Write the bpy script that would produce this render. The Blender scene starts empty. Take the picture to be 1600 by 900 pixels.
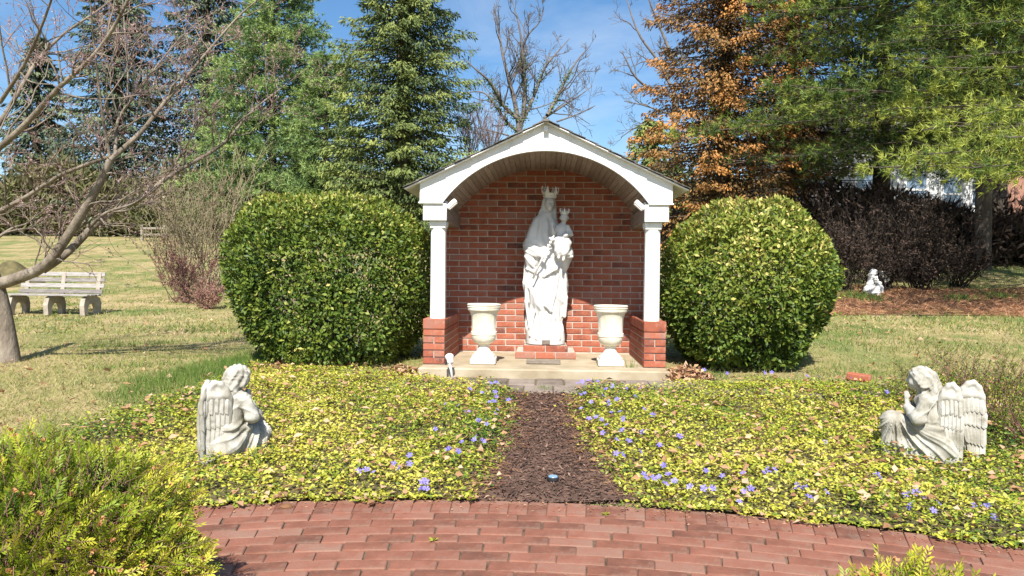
import bpy, bmesh, math, random
import numpy as np
from mathutils import Vector, Matrix
PI = math.pi
rng = np.random.default_rng(11)
random.seed(11)
SC = bpy.context.scene
COL = SC.collection

# ------------------------------------------------------------------ camera
F = 1130.0                       # focal length in photo pixels (1600 wide)
CAM = Vector((0.0, 0.0, 1.2))
RM = (Matrix.Rotation(math.radians(2.55), 3, 'Z') @ Matrix.Rotation(PI/2 - math.radians(1.1), 3, 'X')
      @ Matrix.Rotation(math.radians(0.6), 3, 'Z'))
cd = bpy.data.cameras.new('camera'); cam = bpy.data.objects.new('camera', cd); COL.objects.link(cam)
cd.sensor_width = 36; cd.lens = 36*F/1600; cd.clip_start = 0.05; cd.clip_end = 2000
cam.matrix_world = Matrix.Translation(CAM) @ RM.to_4x4()
SC.camera = cam

# ------------------------------------------------------------------ light
EL, AZ = math.radians(48.8), math.radians(-1.5)      # the sun stands behind the camera
SUN = Vector((math.sin(AZ)*math.cos(EL), -math.cos(AZ)*math.cos(EL), math.sin(EL)))
W = bpy.data.worlds.new('World'); SC.world = W; W.use_nodes = True
wn, wl = W.node_tree.nodes, W.node_tree.links
wn.clear()
sky = wn.new('ShaderNodeTexSky'); sky.sky_type = 'NISHITA'; sky.sun_disc = False
sky.sun_elevation = EL; sky.sun_rotation = PI - AZ
sky.air_density = 1.0; sky.dust_density = 0.6; sky.ozone_density = 1.6; sky.altitude = 0
tc = wn.new('ShaderNodeTexCoord'); mp = wn.new('ShaderNodeMapping'); mp.inputs['Scale'].default_value = (1.2, 1.2, 4.5)
mp.inputs['Rotation'].default_value = (0.0, 0.35, 0.0)
nz = wn.new('ShaderNodeTexNoise'); nz.inputs['Scale'].default_value = 1.6; nz.inputs['Detail'].default_value = 9
nz.inputs['Roughness'].default_value = 0.62; nz.inputs['Distortion'].default_value = 0.6
cr = wn.new('ShaderNodeValToRGB'); cr.color_ramp.elements[0].position = 0.46; cr.color_ramp.elements[1].position = 0.82
cr.color_ramp.elements[0].color = (0, 0, 0, 1); cr.color_ramp.elements[1].color = (0.55, 0.55, 0.55, 1)
mx = wn.new('ShaderNodeMix'); mx.data_type = 'RGBA'
mx.inputs[7].default_value = (8.5, 9.6, 11.0, 1)
bg = wn.new('ShaderNodeBackground'); bg.inputs['Strength'].default_value = 0.052
wo = wn.new('ShaderNodeOutputWorld')
wl.new(tc.outputs['Generated'], mp.inputs['Vector']); wl.new(mp.outputs[0], nz.inputs['Vector'])
wl.new(nz.outputs['Fac'], cr.inputs[0]); wl.new(cr.outputs[0], mx.inputs[0])
hs = wn.new('ShaderNodeHueSaturation'); hs.inputs['Saturation'].default_value = 1.25; hs.inputs['Value'].default_value = 1.7
wl.new(sky.outputs[0], hs.inputs['Color']); wl.new(hs.outputs[0], mx.inputs[6]); wl.new(mx.outputs[2], bg.inputs[0]); wl.new(bg.outputs[0], wo.inputs[0])
ld = bpy.data.lights.new('sun', 'SUN'); ld.energy = 5.0; ld.angle = math.radians(0.5); ld.color = (1.0, 0.94, 0.84)
sun = bpy.data.objects.new('sun', ld); COL.objects.link(sun)
sun.rotation_euler = (-SUN).to_track_quat('-Z', 'Y').to_euler()
SC.view_settings.view_transform = 'Standard'; SC.view_settings.look = 'None'
SC.view_settings.exposure = 0.95; SC.view_settings.gamma = 1.0
SC.render.engine = 'CYCLES'; SC.cycles.max_bounces = 6; SC.cycles.transparent_max_bounces = 4

# ------------------------------------------------------------------ terrain
KL = ([-50, 3.8, 4.5, 6.05, 6.7, 8, 13, 16, 22, 30, 40, 60, 120, 900], [0, 0, .06, .2, .235, .25, .31, .50, 1.15, 2.0, 3.15, 4.2, 6, 20])
KR = ([-50, 3.8, 4.5, 6.05, 6.7, 8, 11, 13.4, 20, 28, 36, 60, 120, 900], [0, 0, .06, .2, .235, .29, .52, .76, 1.5, 2.35, 3.1, 4.4, 6.5, 20])
BC = np.array([-0.22, -2.2]); BR = 6.0                 # centre and radius of the curved brick walk
def hh(x, y, flat=False):
    x = np.asarray(x, float); y = np.asarray(y, float)
    t = np.clip((x+3)/6, 0, 1); t = t*t*(3-2*t)
    z = (1-t)*np.interp(y, *KL) + t*np.interp(y, *KR)
    z = z + .02*np.sin(x*.7+1.3)*np.sin(y*.6)*np.clip((y-6)/6, 0, 1)
    r = np.hypot(x-BC[0], y-BC[1])
    if flat: return z
    k = np.clip((BR+.05-r)/.05, 0, 1)
    return z*(1-k) + (-.075)*k
def ray(px, py): return RM @ Vector(((px-800)/F, (450-py)/F, -1))
def at(px, py, Y):
    d = ray(px, py); return CAM + d*(Y/d.y)
def gat(px, py):
    d = ray(px, py); t = 1.0
    while t < 120:
        p = CAM + d*t
        if p.z <= float(hh(p.x, p.y)): return p
        t += .02 if t < 15 else .1
    return CAM + d*60

# ------------------------------------------------------------------ object helpers
def setp(o, label=None, cat=None, group=None, kind=None):
    if label: o['label'] = label
    if cat: o['category'] = cat
    if group: o['group'] = group
    if kind: o['kind'] = kind
    return o
def thing(name, label, cat, loc=(0, 0, 0), rz=0, group=None):
    o = bpy.data.objects.new(name, None); COL.objects.link(o); o.empty_display_size = .1
    o.location = loc; o.rotation_euler = (0, 0, rz)
    return setp(o, label, cat, group)
def npmesh(name, V, Fc, m, tint=None, smooth=False):
    V = np.asarray(V, np.float32).reshape(-1, 3); Fc = np.asarray(Fc, np.int32)
    n, k = Fc.shape
    me = bpy.data.meshes.new(name)
    me.vertices.add(len(V)); me.vertices.foreach_set('co', V.ravel())
    me.loops.add(n*k); me.loops.foreach_set('vertex_index', Fc.ravel())
    me.polygons.add(n); me.polygons.foreach_set('loop_start', np.arange(0, n*k, k, dtype=np.int32))
    try: me.polygons.foreach_set('loop_total', np.full(n, k, np.int32))
    except Exception: pass
    if smooth: me.polygons.foreach_set('use_smooth', np.ones(n, bool))
    if tint is not None:
        a = me.attributes.new('tint', 'FLOAT', 'POINT'); a.data.foreach_set('value', np.asarray(tint, np.float32))
    me.update(calc_edges=True); me.materials.append(m)
    return me
def link(name, me, parent=None, loc=(0, 0, 0), rot=None):
    o = bpy.data.objects.new(name, me); COL.objects.link(o); o.location = loc
    if rot is not None: o.rotation_euler = rot
    if parent is not None: o.parent = parent
    return o
def npo(name, V, Fc, m, parent=None, tint=None, smooth=False, kind=None):
    V = np.asarray(V, float).reshape(-1, 3)
    if parent is not None and parent.type == 'EMPTY':
        V = V - np.array(parent.location)
    o = link(name, npmesh(name, V, Fc, m, tint, smooth), parent)
    if kind: o['kind'] = kind
    return o
class MB:
    """collects shapes for ONE mesh object"""
    def __init__(s): s.b = bmesh.new()
    def box(s, c, d, M=None, bev=0.0):
        T = Matrix.Translation(c)
        if M is not None: T = T @ M.to_4x4()
        T = T @ Matrix.Diagonal((d[0], d[1], d[2], 1))
        r = bmesh.ops.create_cube(s.b, size=1, matrix=T)
        if bev:
            ed = list({e for v in r['verts'] for e in v.link_edges})
            bmesh.ops.bevel(s.b, geom=ed, offset=bev, segments=1, affect='EDGES')
        return s
    def prism(s, pts, y0, y1):
        """outline pts (x,z) extruded along y"""
        a = [s.b.verts.new((p[0], y0, p[1])) for p in pts]; b = [s.b.verts.new((p[0], y1, p[1])) for p in pts]
        s.b.faces.new(a); s.b.faces.new(b[::-1]); n = len(pts)
        for i in range(n): s.b.faces.new((a[i], b[i], b[(i+1) % n], a[(i+1) % n]))
        return s
    def lathe(s, prof, c=(0, 0, 0), n=32, f=None):
        rings = []
        for r, z in prof:
            rings.append([s.b.verts.new((c[0]+(r*(f(2*PI*i/n, z) if f else 1))*math.cos(2*PI*i/n),
                                         c[1]+(r*(f(2*PI*i/n, z) if f else 1))*math.sin(2*PI*i/n), c[2]+z)) for i in range(n)])
        for a, b in zip(rings, rings[1:]):
            for i in range(n): s.b.faces.new((a[i], a[(i+1) % n], b[(i+1) % n], b[i]))
        s.b.faces.new(rings[0][::-1]); s.b.faces.new(rings[-1])
        return s
    def tube(s, pts, rad, n=8):
        V, Fc = tubes([(np.array(pts, float), np.array(rad if hasattr(rad, '__len__') else [rad]*len(pts), float))], n)
        vs = [s.b.verts.new(v) for v in V]
        for f in Fc: s.b.faces.new([vs[i] for i in f])
        s.b.faces.new(vs[:n][::-1]); s.b.faces.new(vs[-n:])
        return s
    def mesh(s, name, m, smooth=False):
        bmesh.ops.recalc_face_normals(s.b, faces=s.b.faces)
        me = bpy.data.meshes.new(name); s.b.to_mesh(me); s.b.free(); me.materials.append(m)
        if smooth:
            for p in me.polygons: p.use_smooth = True
        return me
    def build(s, name, m, parent=None, loc=(0, 0, 0), rot=None, smooth=False):
        return link(name, s.mesh(name, m, smooth), parent, loc, rot)
def smooth_by_angle(o, deg=40):
    me = o.data
    for p in me.polygons: p.use_smooth = True
    try: me.set_sharp_from_angle(angle=math.radians(deg))
    except Exception: pass
    return o
def tubes(paths, n=6):
    """paths: list of (pts(k,3), radii(k)); returns V, quads"""
    Vs, Fs, off = [], [], 0
    ang = np.arange(n)*2*PI/n; ca, sa = np.cos(ang), np.sin(ang)
    for P, R in paths:
        k = len(P); T = np.gradient(P, axis=0); T /= (np.linalg.norm(T, axis=1, keepdims=True)+1e-9)
        up = np.array([.31, .22, .92]) if abs(T[0, 2]) < .9 else np.array([1., .1, 0])
        A = np.cross(T, up); A /= (np.linalg.norm(A, axis=1, keepdims=True)+1e-9); B = np.cross(T, A)
        ring = P[:, None, :] + R[:, None, None]*(A[:, None, :]*ca[None, :, None] + B[:, None, :]*sa[None, :, None])
        Vs.append(ring.reshape(-1, 3))
        i = np.arange(k-1)[:, None]*n; j = np.arange(n)[None, :]; j2 = (j+1) % n
        f = np.stack([i+j, i+j2, i+n+j2, i+n+j], -1).reshape(-1, 4) + off
        Fs.append(f); off += k*n
    return np.concatenate(Vs), np.concatenate(Fs)
def unit(a): return a/(np.linalg.norm(a, axis=-1, keepdims=True)+1e-9)
def blades(P, D, N, L, Wd, fold=0.0, wide=.5):
    """diamond leaves: base P, direction D, normal N, length L, width Wd -> V, tris, repeat count 4"""
    D = unit(D); S = unit(np.cross(D, N)); U = np.cross(S, D)
    L = np.broadcast_to(L, len(P))[:, None]; Wd = np.broadcast_to(Wd, len(P))[:, None]
    b = P; t = P + D*L; m = P + D*L*wide
    l = m - S*Wd/2 + U*Wd*fold; r = m + S*Wd/2 + U*Wd*fold
    V = np.stack([b, l, t, r], 1).reshape(-1, 3)
    i = np.arange(len(P))[:, None]*4
    Fc = np.concatenate([i+np.array([[0, 2, 1]]), i+np.array([[0, 3, 2]])])
    return V, Fc
def spikes(P, D, L, Wd):
    """one thin triangle each"""
    D = unit(D); R = rng.normal(size=D.shape); S = unit(np.cross(D, R))
    L = np.broadcast_to(L, len(P))[:, None]; Wd = np.broadcast_to(Wd, len(P))[:, None]
    V = np.stack([P-S*Wd/2, P+S*Wd/2, P+D*L], 1).reshape(-1, 3)
    return V, np.arange(len(P)*3).reshape(-1, 3)
def rdir(n): return unit(rng.normal(size=(n, 3)))
def cnoise(P, s, seed=0):
    """cheap smooth noise -1..1"""
    P = np.asarray(P)*s + seed*3.7
    x, y, z = P[..., 0], P[..., 1], P[..., 2]
    return (np.sin(x*1.3+1.7*np.sin(y*.9+z*.5)) + np.sin(y*1.7+1.3*np.sin(z*1.1+x*.7)) + np.sin(z*1.5+1.9*np.sin(x*.8+y*.6)))/3
def inpoly(x, y, poly):
    x = np.asarray(x); y = np.asarray(y); c = np.zeros(x.shape, bool); n = len(poly)
    for i in range(n):
        x1, y1 = poly[i]; x2, y2 = poly[(i+1) % n]
        if y1 == y2: continue
        k = ((y1 > y) != (y2 > y)) & (x < (x2-x1)*(y-y1)/(y2-y1)+x1)
        c ^= k
    return c

# ------------------------------------------------------------------ materials
def mat(name, cols, scale=4.0, rough=.8, bump=0.0, bscale=None, detail=6, coord='Object', objrand=0.0, tint=False,
        trans=0.0, spec=.3, stretch=None, stops=None, spots=None, dist=.0, nrough=.55):
    """cols: 2+ colours blended by noise (or by the tint attribute); bump in metres-ish"""
    m = bpy.data.materials.new(name); m.use_nodes = True; N, Lk = m.node_tree.nodes, m.node_tree.links
    N.clear(); out = N.new('ShaderNodeOutputMaterial'); p = N.new('ShaderNodeBsdfPrincipled')
    p.inputs['Roughness'].default_value = rough; p.inputs['Specular IOR Level'].default_value = spec
    t = N.new('ShaderNodeTexCoord'); mpn = N.new('ShaderNodeMapping')
    if coord == 'World':
        g = N.new('ShaderNodeNewGeometry'); Lk.new(g.outputs['Position'], mpn.inputs[0])
    else: Lk.new(t.outputs[coord], mpn.inputs[0])
    if stretch: mpn.inputs['Scale'].default_value = stretch
    nz = N.new('ShaderNodeTexNoise'); nz.inputs['Scale'].default_value = scale; nz.inputs['Detail'].default_value = detail
    nz.inputs['Roughness'].default_value = nrough; nz.inputs['Distortion'].default_value = dist
    Lk.new(mpn.outputs[0], nz.inputs['Vector'])
    if objrand:
        oi = N.new('ShaderNodeObjectInfo'); ad = N.new('ShaderNodeVectorMath'); ad.operation = 'MULTIPLY_ADD'
        ad.inputs[1].default_value = (37, 19, 53); Lk.new(oi.outputs['Random'], ad.inputs[0]); Lk.new(mpn.outputs[0], ad.inputs[2])
        Lk.new(ad.outputs[0], nz.inputs['Vector'])
    r = N.new('ShaderNodeValToRGB'); e = r.color_ramp.elements
    if stops is None:
        stops = [.5] if len(cols) == 1 else ([i/(len(cols)-1) for i in range(len(cols))] if (tint) else [.3+.4*i/(len(cols)-1) for i in range(len(cols))])
    while len(e) < len(cols): e.new(.5)
    while len(e) > max(1, len(cols)): e.remove(e[-1])
    for i, c in enumerate(cols): e[i].position = stops[i]; e[i].color = (c[0], c[1], c[2], 1)
    src = nz.outputs['Fac']
    def math_(op, a, b):
        q = N.new('ShaderNodeMath'); q.operation = op
        for i, v in enumerate((a, b)):
            if isinstance(v, (int, float)): q.inputs[i].default_value = v
            else: Lk.new(v, q.inputs[i])
        return q.outputs[0]
    if tint:
        a = N.new('ShaderNodeAttribute'); a.attribute_name = 'tint'
        src = math_('ADD', a.outputs['Fac'], math_('MULTIPLY', math_('SUBTRACT', nz.outputs['Fac'], .5), .35))
    if objrand:
        src = math_('ADD', src, math_('MULTIPLY', math_('SUBTRACT', oi.outputs['Random'], .5), objrand))
    Lk.new(src, r.inputs[0]); colr = r.outputs[0]
    if spots:   # (colour, scale, lo, hi, amount)
        n2 = N.new('ShaderNodeTexNoise'); n2.inputs['Scale'].default_value = spots[1]; n2.inputs['Detail'].default_value = 7
        n2.inputs['Roughness'].default_value = .65
        Lk.new(mpn.outputs[0], n2.inputs['Vector'])
        mr = N.new('ShaderNodeMapRange'); mr.inputs[1].default_value = spots[2]; mr.inputs[2].default_value = spots[3]
        mr.inputs[4].default_value = spots[4]; Lk.new(n2.outputs['Fac'], mr.inputs[0])
        mm = N.new('ShaderNodeMix'); mm.data_type = 'RGBA'; Lk.new(mr.outputs[0], mm.inputs[0]); Lk.new(colr, mm.inputs[6])
        mm.inputs[7].default_value = (*spots[0], 1); colr = mm.outputs[2]
    Lk.new(colr, p.inputs['Base Color'])
    if bump:
        b = N.new('ShaderNodeBump'); b.inputs['Strength'].default_value = 1.0; b.inputs['Distance'].default_value = bump
        n3 = N.new('ShaderNodeTexNoise'); n3.inputs['Scale'].default_value = bscale or scale*6; n3.inputs['Detail'].default_value = 5
        n3.inputs['Roughness'].default_value = .6
        Lk.new(mpn.outputs[0], n3.inputs['Vector']); Lk.new(n3.outputs['Fac'], b.inputs['Height']); Lk.new(b.outputs[0], p.inputs['Normal'])
    sh = p.outputs[0]
    if trans:
        tr = N.new('ShaderNodeBsdfTranslucent'); Lk.new(colr, tr.inputs[0]); ms = N.new('ShaderNodeMixShader')
        ms.inputs[0].default_value = trans; Lk.new(sh, ms.inputs[1]); Lk.new(tr.outputs[0], ms.inputs[2]); sh = ms.outputs[0]
    Lk.new(sh, out.inputs[0])
    return m

M = {}
M['brick'] = mat('red_brick', [(.11, .052, .045), (.27, .080, .047), (.35, .112, .066), (.29, .15, .115)], 9, .88, .003, 120, objrand=.5, stops=[.12, .35, .6, .85], spots=((.5, .36, .28), 14, .56, .75, .45))
M['paver'] = mat('walk_brick', [(.115, .050, .034), (.185, .074, .048), (.235, .098, .066), (.24, .135, .10)], 7, .9, .003, 90, objrand=.55, stops=[.12, .38, .6, .9], spots=((.25, .165, .125), 11, .46, .70, .6))
M['mortar'] = mat('mortar', [(.38, .32, .28), (.52, .45, .39)], 20, .95, .003, 150)
M['sand'] = mat('joint_sand', [(.05, .035, .025), (.17, .12, .085)], 14, .95, .004, 120)
M['white'] = mat('white_paint', [(.66, .665, .66), (.76, .765, .76)], 5, .5, .0008, 60, spots=((.40, .38, .33), 9, .55, .75, .5), stretch=(1, 1, .45))
M['taupe'] = mat('taupe_board', [(.22, .175, .15), (.27, .22, .19), (.32, .265, .235)], 5, .75, .0015, 30, objrand=.45, stretch=(8, 1, 8), spots=((.45, .41, .37), 3, .62, .72, .6))
M['shingle'] = mat('roof_shingle', [(.06, .055, .05), (.12, .11, .10), (.17, .155, .14)], 30, .95, .003, 200, objrand=.4)
M['concrete'] = mat('concrete', [(.26, .21, .14), (.35, .29, .20), (.42, .36, .27)], 3.5, .9, .003, 80, spots=((.26, .20, .13), 5, .55, .72, .55))
M['slab'] = mat('path_slab', [(.11, .085, .07), (.18, .145, .12), (.24, .195, .165)], 6, .9, .004, 60, objrand=.4, spots=((.10, .08, .06), 12, .55, .7, .6))
M['stone'] = mat('white_statue_stone', [(.46, .455, .44), (.60, .595, .585), (.67, .665, .655)], 5, .7, .0015, 50, spots=((.42, .39, .33), 7, .6, .78, .4))
M['cast'] = mat('weathered_cast_stone', [(.20, .185, .145), (.35, .335, .29), (.46, .45, .41)], 9, .9, .003, 70, stops=[.30, .48, .62], spots=((.17, .155, .11), 13, .54, .68, .7), stretch=(1, 1, .6))
M['urn'] = mat('cream_urn_stone', [(.56, .50, .38), (.72, .68, .57), (.78, .75, .67)], 6, .85, .003, 60, spots=((.36, .28, .13), 8, .57, .75, .6), stretch=(1, 1, .5))
M['bronze'] = mat('dark_bronze', [(.13, .11, .09), (.22, .19, .16)], 25, .55, .002, 80, spec=.5)
M['mat_floor'] = mat('worn_plaque', [(.17, .14, .11), (.26, .22, .18)], 20, .7, .003, 120)
M['fixture'] = mat('fixture_white', [(.72, .71, .68), (.8, .79, .77)], 9, .5, .001, 80)
M['black'] = mat('black_plastic', [(.02, .02, .022), (.035, .035, .04)], 10, .4)
M['glassy'] = mat('lens_glass', [(.12, .22, .34), (.25, .38, .5)], 15, .12, spec=.8)
M['bark'] = mat('grey_bark', [(.10, .08, .06), (.20, .165, .13), (.30, .26, .21)], 9, .92, .012, 45, stretch=(1, 1, .45))
M['twig'] = mat('pinkish_twig', [(.17, .11, .10), (.30, .21, .19)], 20, .9)
M['bud'] = mat('pink_bud', [(.30, .17, .17), (.50, .34, .33), (.42, .36, .26)], 20, .8, tint=True, trans=.15)
M['feather'] = mat('feather_stone', [(.24, .225, .18), (.38, .365, .32), (.47, .46, .42)], 9, .9, .002, 70, coord='World', stops=[.30, .48, .62], spots=((.17, .155, .11), 13, .54, .68, .7))
M['darkbark'] = mat('dark_bark', [(.04, .032, .027), (.085, .068, .055), (.14, .115, .095)], 5, .95, .02, 20, stretch=(1, 1, .35))
M['farbark'] = mat('far_bare_bark', [(.10, .085, .08), (.19, .165, .15)], 5, .95)
M['wood'] = mat('weathered_bench_board', [(.16, .145, .135), (.27, .25, .235), (.37, .35, .335)], 5, .85, .003, 40, stretch=(1, 12, 12), objrand=.3)
M['benchleg'] = mat('bench_concrete', [(.26, .22, .18), (.42, .37, .31)], 8, .92, .004, 60)
M['rail'] = mat('fence_rail_wood', [(.18, .155, .13), (.30, .265, .23)], 6, .9, .004, 30, stretch=(1, 6, 6), objrand=.3)

def leafmat(name, cols, trans=.25, rough=.55, spec=.35, stops=None):
    return mat(name, cols, 1.5, rough, tint=True, trans=trans, spec=spec, stops=stops, coord='World')
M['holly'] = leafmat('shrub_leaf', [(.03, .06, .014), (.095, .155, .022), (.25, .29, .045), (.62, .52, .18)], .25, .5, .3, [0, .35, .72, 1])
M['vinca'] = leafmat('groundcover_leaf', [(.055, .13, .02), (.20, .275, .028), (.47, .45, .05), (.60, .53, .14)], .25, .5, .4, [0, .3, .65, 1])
M['petal'] = mat('violet_petal', [(.20, .16, .62), (.30, .26, .75)], 20, .6, trans=.2, objrand=.4)
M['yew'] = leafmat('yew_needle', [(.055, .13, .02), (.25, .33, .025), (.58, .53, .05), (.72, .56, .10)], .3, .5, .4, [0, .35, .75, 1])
M['yewtip'] = leafmat('yew_bud', [(.45, .22, .09), (.62, .36, .18)], .2)
M['spruce'] = leafmat('spruce_needles', [(.035, .06, .025), (.12, .165, .05), (.26, .30, .08)], .2, .7)
M['darkspruce'] = leafmat('dark_spruce_needles', [(.03, .05, .035), (.085, .12, .07), (.17, .20, .11)], .15, .7)
M['pine'] = leafmat('white_pine_needles', [(.022, .05, .016), (.11, .18, .035), (.44, .48, .09)], .25, .6)
M['farpine'] = leafmat('blue_green_pine_needles', [(.06, .12, .045), (.17, .27, .09), (.34, .44, .15)], .25, .6)
M['cedar'] = leafmat('rusty_cedar_foliage', [(.04, .045, .03), (.24, .14, .05), (.50, .24, .07)], .15, .8)
M['thicket'] = leafmat('thicket_leaf', [(.05, .07, .03), (.13, .14, .05), (.22, .17, .11)], .2, .8)
M['redtwig'] = leafmat('reddish_twig', [(.10, .05, .045), (.22, .11, .09), (.34, .20, .15)], .1, .9)
M['grass'] = leafmat('grass_blade', [(.07, .15, .03), (.15, .22, .045), (.32, .29, .10), (.47, .38, .21)], .2, .7, .2, [0, .33, .66, 1])
M['dead'] = leafmat('dead_leaf', [(.22, .11, .05), (.42, .24, .13), (.60, .42, .28)], .2, .8)
M['chip'] = leafmat('bark_chip', [(.055, .030, .022), (.13, .075, .055), (.26, .17, .12)], 0, .9)
M['needle_litter'] = leafmat('rust_needle', [(.14, .065, .035), (.30, .14, .07), (.44, .26, .14)], 0, .9)
M['maroon'] = leafmat('shade_toned_maroon_leaf', [(.025, .02, .015), (.06, .038, .028), (.13, .075, .055)], .1, .9)  # pine shade over these bushes is put into the dark leaf colour
M['tan'] = leafmat('tan_twig', [(.10, .08, .05), (.22, .175, .11), (.34, .28, .19)], .1, .9)
M['ivy'] = leafmat('ivy_leaf', [(.05, .10, .02), (.13, .19, .04)], .2, .6)
M['siding'] = mat('white_siding', [(.62, .63, .64), (.72, .73, .74)], 2, .6)
M['glass'] = mat('window_glass', [(.10, .14, .2), (.2, .27, .36)], 2, .08, spec=.8)
M['housebrick'] = mat('house_brick', [(.26, .13, .10), (.36, .2, .15)], 2, .9)
M['roofing'] = mat('grey_roofing', [(.12, .12, .12), (.2, .2, .19)], 3, .9)
M['path_soil'] = mat('brown_mulch', [(.05, .03, .022), (.11, .065, .048), (.16, .10, .075)], 9, .95, .02, 60, coord='World')
M['bed_soil'] = mat('bed_soil', [(.07, .06, .03), (.16, .135, .06)], 6, .95, .02, 40, coord='World')
M['red_soil'] = mat('pine_straw_bed', [(.13, .07, .04), (.25, .13, .075), (.34, .22, .13)], 3, .95, .02, 30, coord='World')
def lawn_mat():
    m = mat('lawn', [(.09, .14, .035), (.19, .18, .065), (.31, .245, .12), (.37, .29, .16)], 1.1, .95, .02, 35, coord='World', stops=[.36, .46, .54, .64], detail=14, nrough=.8, stretch=(1, .8, 1), spots=((.10, .16, .04), .45, .52, .62, .6))
    return m
M['lawn'] = lawn_mat()

# ------------------------------------------------------------------ ground and paving
def axis(a, b, step, far, g=1.18):
    v = list(np.arange(a, b+1e-6, step)); s = step
    while v[-1] < far: s *= g; v.append(v[-1]+s)
    s = step
    while v[0] > -far: s *= g; v.insert(0, v[0]-s)
    return np.array(v)
gx = axis(-6, 6, .15, 600); gy = axis(-1, 12, .15, 800)
GX, GY = np.meshgrid(gx, gy); GZ = hh(GX, GY)
nx_, ny_ = len(gx), len(gy)
ii, jj = np.meshgrid(np.arange(nx_-1), np.arange(ny_-1)); b0 = (jj*nx_+ii).ravel()
o = npo('ground', np.stack([GX, GY, GZ], -1), np.stack([b0, b0+1, b0+nx_+1, b0+nx_], -1), M['lawn'], smooth=True, kind='structure')
def strip(name, ys, xl, xr, m, dz, n=14, kind='structure'):
    """sheet between two edge curves, following the ground"""
    V = []
    for y, a, b in zip(ys, xl, xr):
        xs = np.linspace(a, b, n); V.append(np.stack([xs, np.full(n, y), hh(xs, y)+dz], -1))
    V = np.array(V); k = len(ys); i, j = np.meshgrid(np.arange(n-1), np.arange(k-1)); b0 = (j*n+i).ravel()
    return npo(name, V, np.stack([b0, b0+1, b0+n+1, b0+n], -1), m, kind=kind)
ys = np.linspace(3.83, 6.1, 30)
PL = [gat(*p) for p in [(735, 786), (768, 735), (792, 690), (803, 650), (800, 612)]]
PR = [gat(*p) for p in [(1005, 787), (955, 740), (922, 700), (898, 650), (893, 612)]]
def pl(y): return np.interp(y, [p.y for p in PL], [p.x for p in PL])
def pr(y): return np.interp(y, [p.y for p in PR], [p.x for p in PR])
strip('mulch_path', ys, pl(ys)-.25, pr(ys)+.25, M['path_soil'], .006)

BRICK_N = 0
def brickmesh(name, d, m, bev=.004): return MB().box((0, 0, 0), d, bev=bev).mesh(name, m)
# curved brick walk
walk = None
th = np.linspace(-.75, .75, 120); rr = np.linspace(3.6, BR, 8)
TT, RR = np.meshgrid(th, rr)
V = np.stack([BC[0]+RR*np.sin(TT), BC[1]+RR*np.cos(TT), np.full(TT.shape, -.009)], -1)
n = len(th); i, j = np.meshgrid(np.arange(n-1), np.arange(len(rr)-1)); b0 = (j*n+i).ravel()
walk = npo('brick_walkway', V, np.stack([b0, b0+n, b0+n+1, b0+1], -1), M['sand'], kind='structure')
spots_ = []
st = .1008/BR
for k in range(-42, 43): spots_.append((k*st, BR-.10, 1))
for row in range(21):
    r = BR-.200-.050-row*.0998; s = .2045/r
    for k in range(-22, 23): spots_.append(((k+(.5 if row % 2 else 0)+.08*row)*s+random.uniform(-.0005, .0005), r, 0))
vis = []
for a, r, sold in spots_:
    x, y = BC[0]+r*math.sin(a), BC[1]+r*math.cos(a)
    v = RM.transposed() @ (Vector((x, y, 0))-CAM)
    u = (v.x/-v.z*F+800, 450-v.y/-v.z*F)
    inside = -30 < u[0] < 1640 and u[1] < 915 and not (u[0] < 230)
    vis.append((0 if inside else 1, -u[1] if inside else u[1], a, r, sold))
vis.sort()
bm_run = [brickmesh('brick', (.2, .0955, .06), M['paver'], .0025), brickmesh('brick', (.198, .094, .06), M['paver'], .005)]
bm_sol = brickmesh('brick', (.097, .197, .06), M['paver'], .003)
restw = MB()
for q, (f_, _, a, r, sold) in enumerate(vis):
    z = -.03 + random.uniform(-.0025, .0015); x, y = BC[0]+r*math.sin(a), BC[1]+r*math.cos(a)
    rot = (random.uniform(-.010, .010), random.uniform(-.007, .007), -a+random.uniform(-.008, .008))
    if q < 300 and f_ == 0:
        link('brick', bm_sol if sold else random.choice(bm_run), walk, (x, y, z), rot)
    else:
        restw.box((x, y, z), (.097, .197, .06) if sold else (.2, .096, .06), Matrix.Rotation(rot[2], 3, 'Z'), 0)
setp(restw.build('outer_bricks', M['paver'], walk), kind='stuff')
# slab strip before the shrine
strip_o = strip('slab_path', np.linspace(6.02, 6.64, 6), np.full(6, -1.5), np.full(6, 3.1), M['bed_soil'], .006)
sm = [brickmesh('slab', (.245, .285, .05), M['slab'], .006), brickmesh('slab', (.242, .28, .05), M['slab'], .01)]
for r in range(2):
    for k in range(17):
        x = -1.30+k*.252+.1*r; y = 6.18+r*.295
        if x > 1.35 and r == 1: continue
        if x > 2.9 or (x > 1.5 and k % 4 == 3): continue
        sl = math.atan2(float(hh(x, y+.15)-hh(x, y-.15)), .3)
        link('slab', random.choice(sm), strip_o, (x, y, float(hh(x, y))-.008+random.uniform(-.004, .004)), (sl+random.uniform(-.02, .02), random.uniform(-.02, .02), random.uniform(-.02, .02)))

# ------------------------------------------------------------------ the shrine
FZ = .322                 # top of the concrete floor
YF, YW = 6.90, 8.09       # front of piers, face of the back wall
shrine = thing('shrine', 'small open brick shrine with white arched gable front, two white columns and a barrel vault', 'shrine', (0, 7.4, FZ))
OX = Vector(shrine.location)
def sp(mb, name, m, parent=None, smooth=False):
    """shrine part given in world coordinates"""
    o = mb.build(name, m, parent or shrine, smooth=smooth)
    if parent is None: o.data.transform(Matrix.Translation(-OX))
    return o
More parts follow.
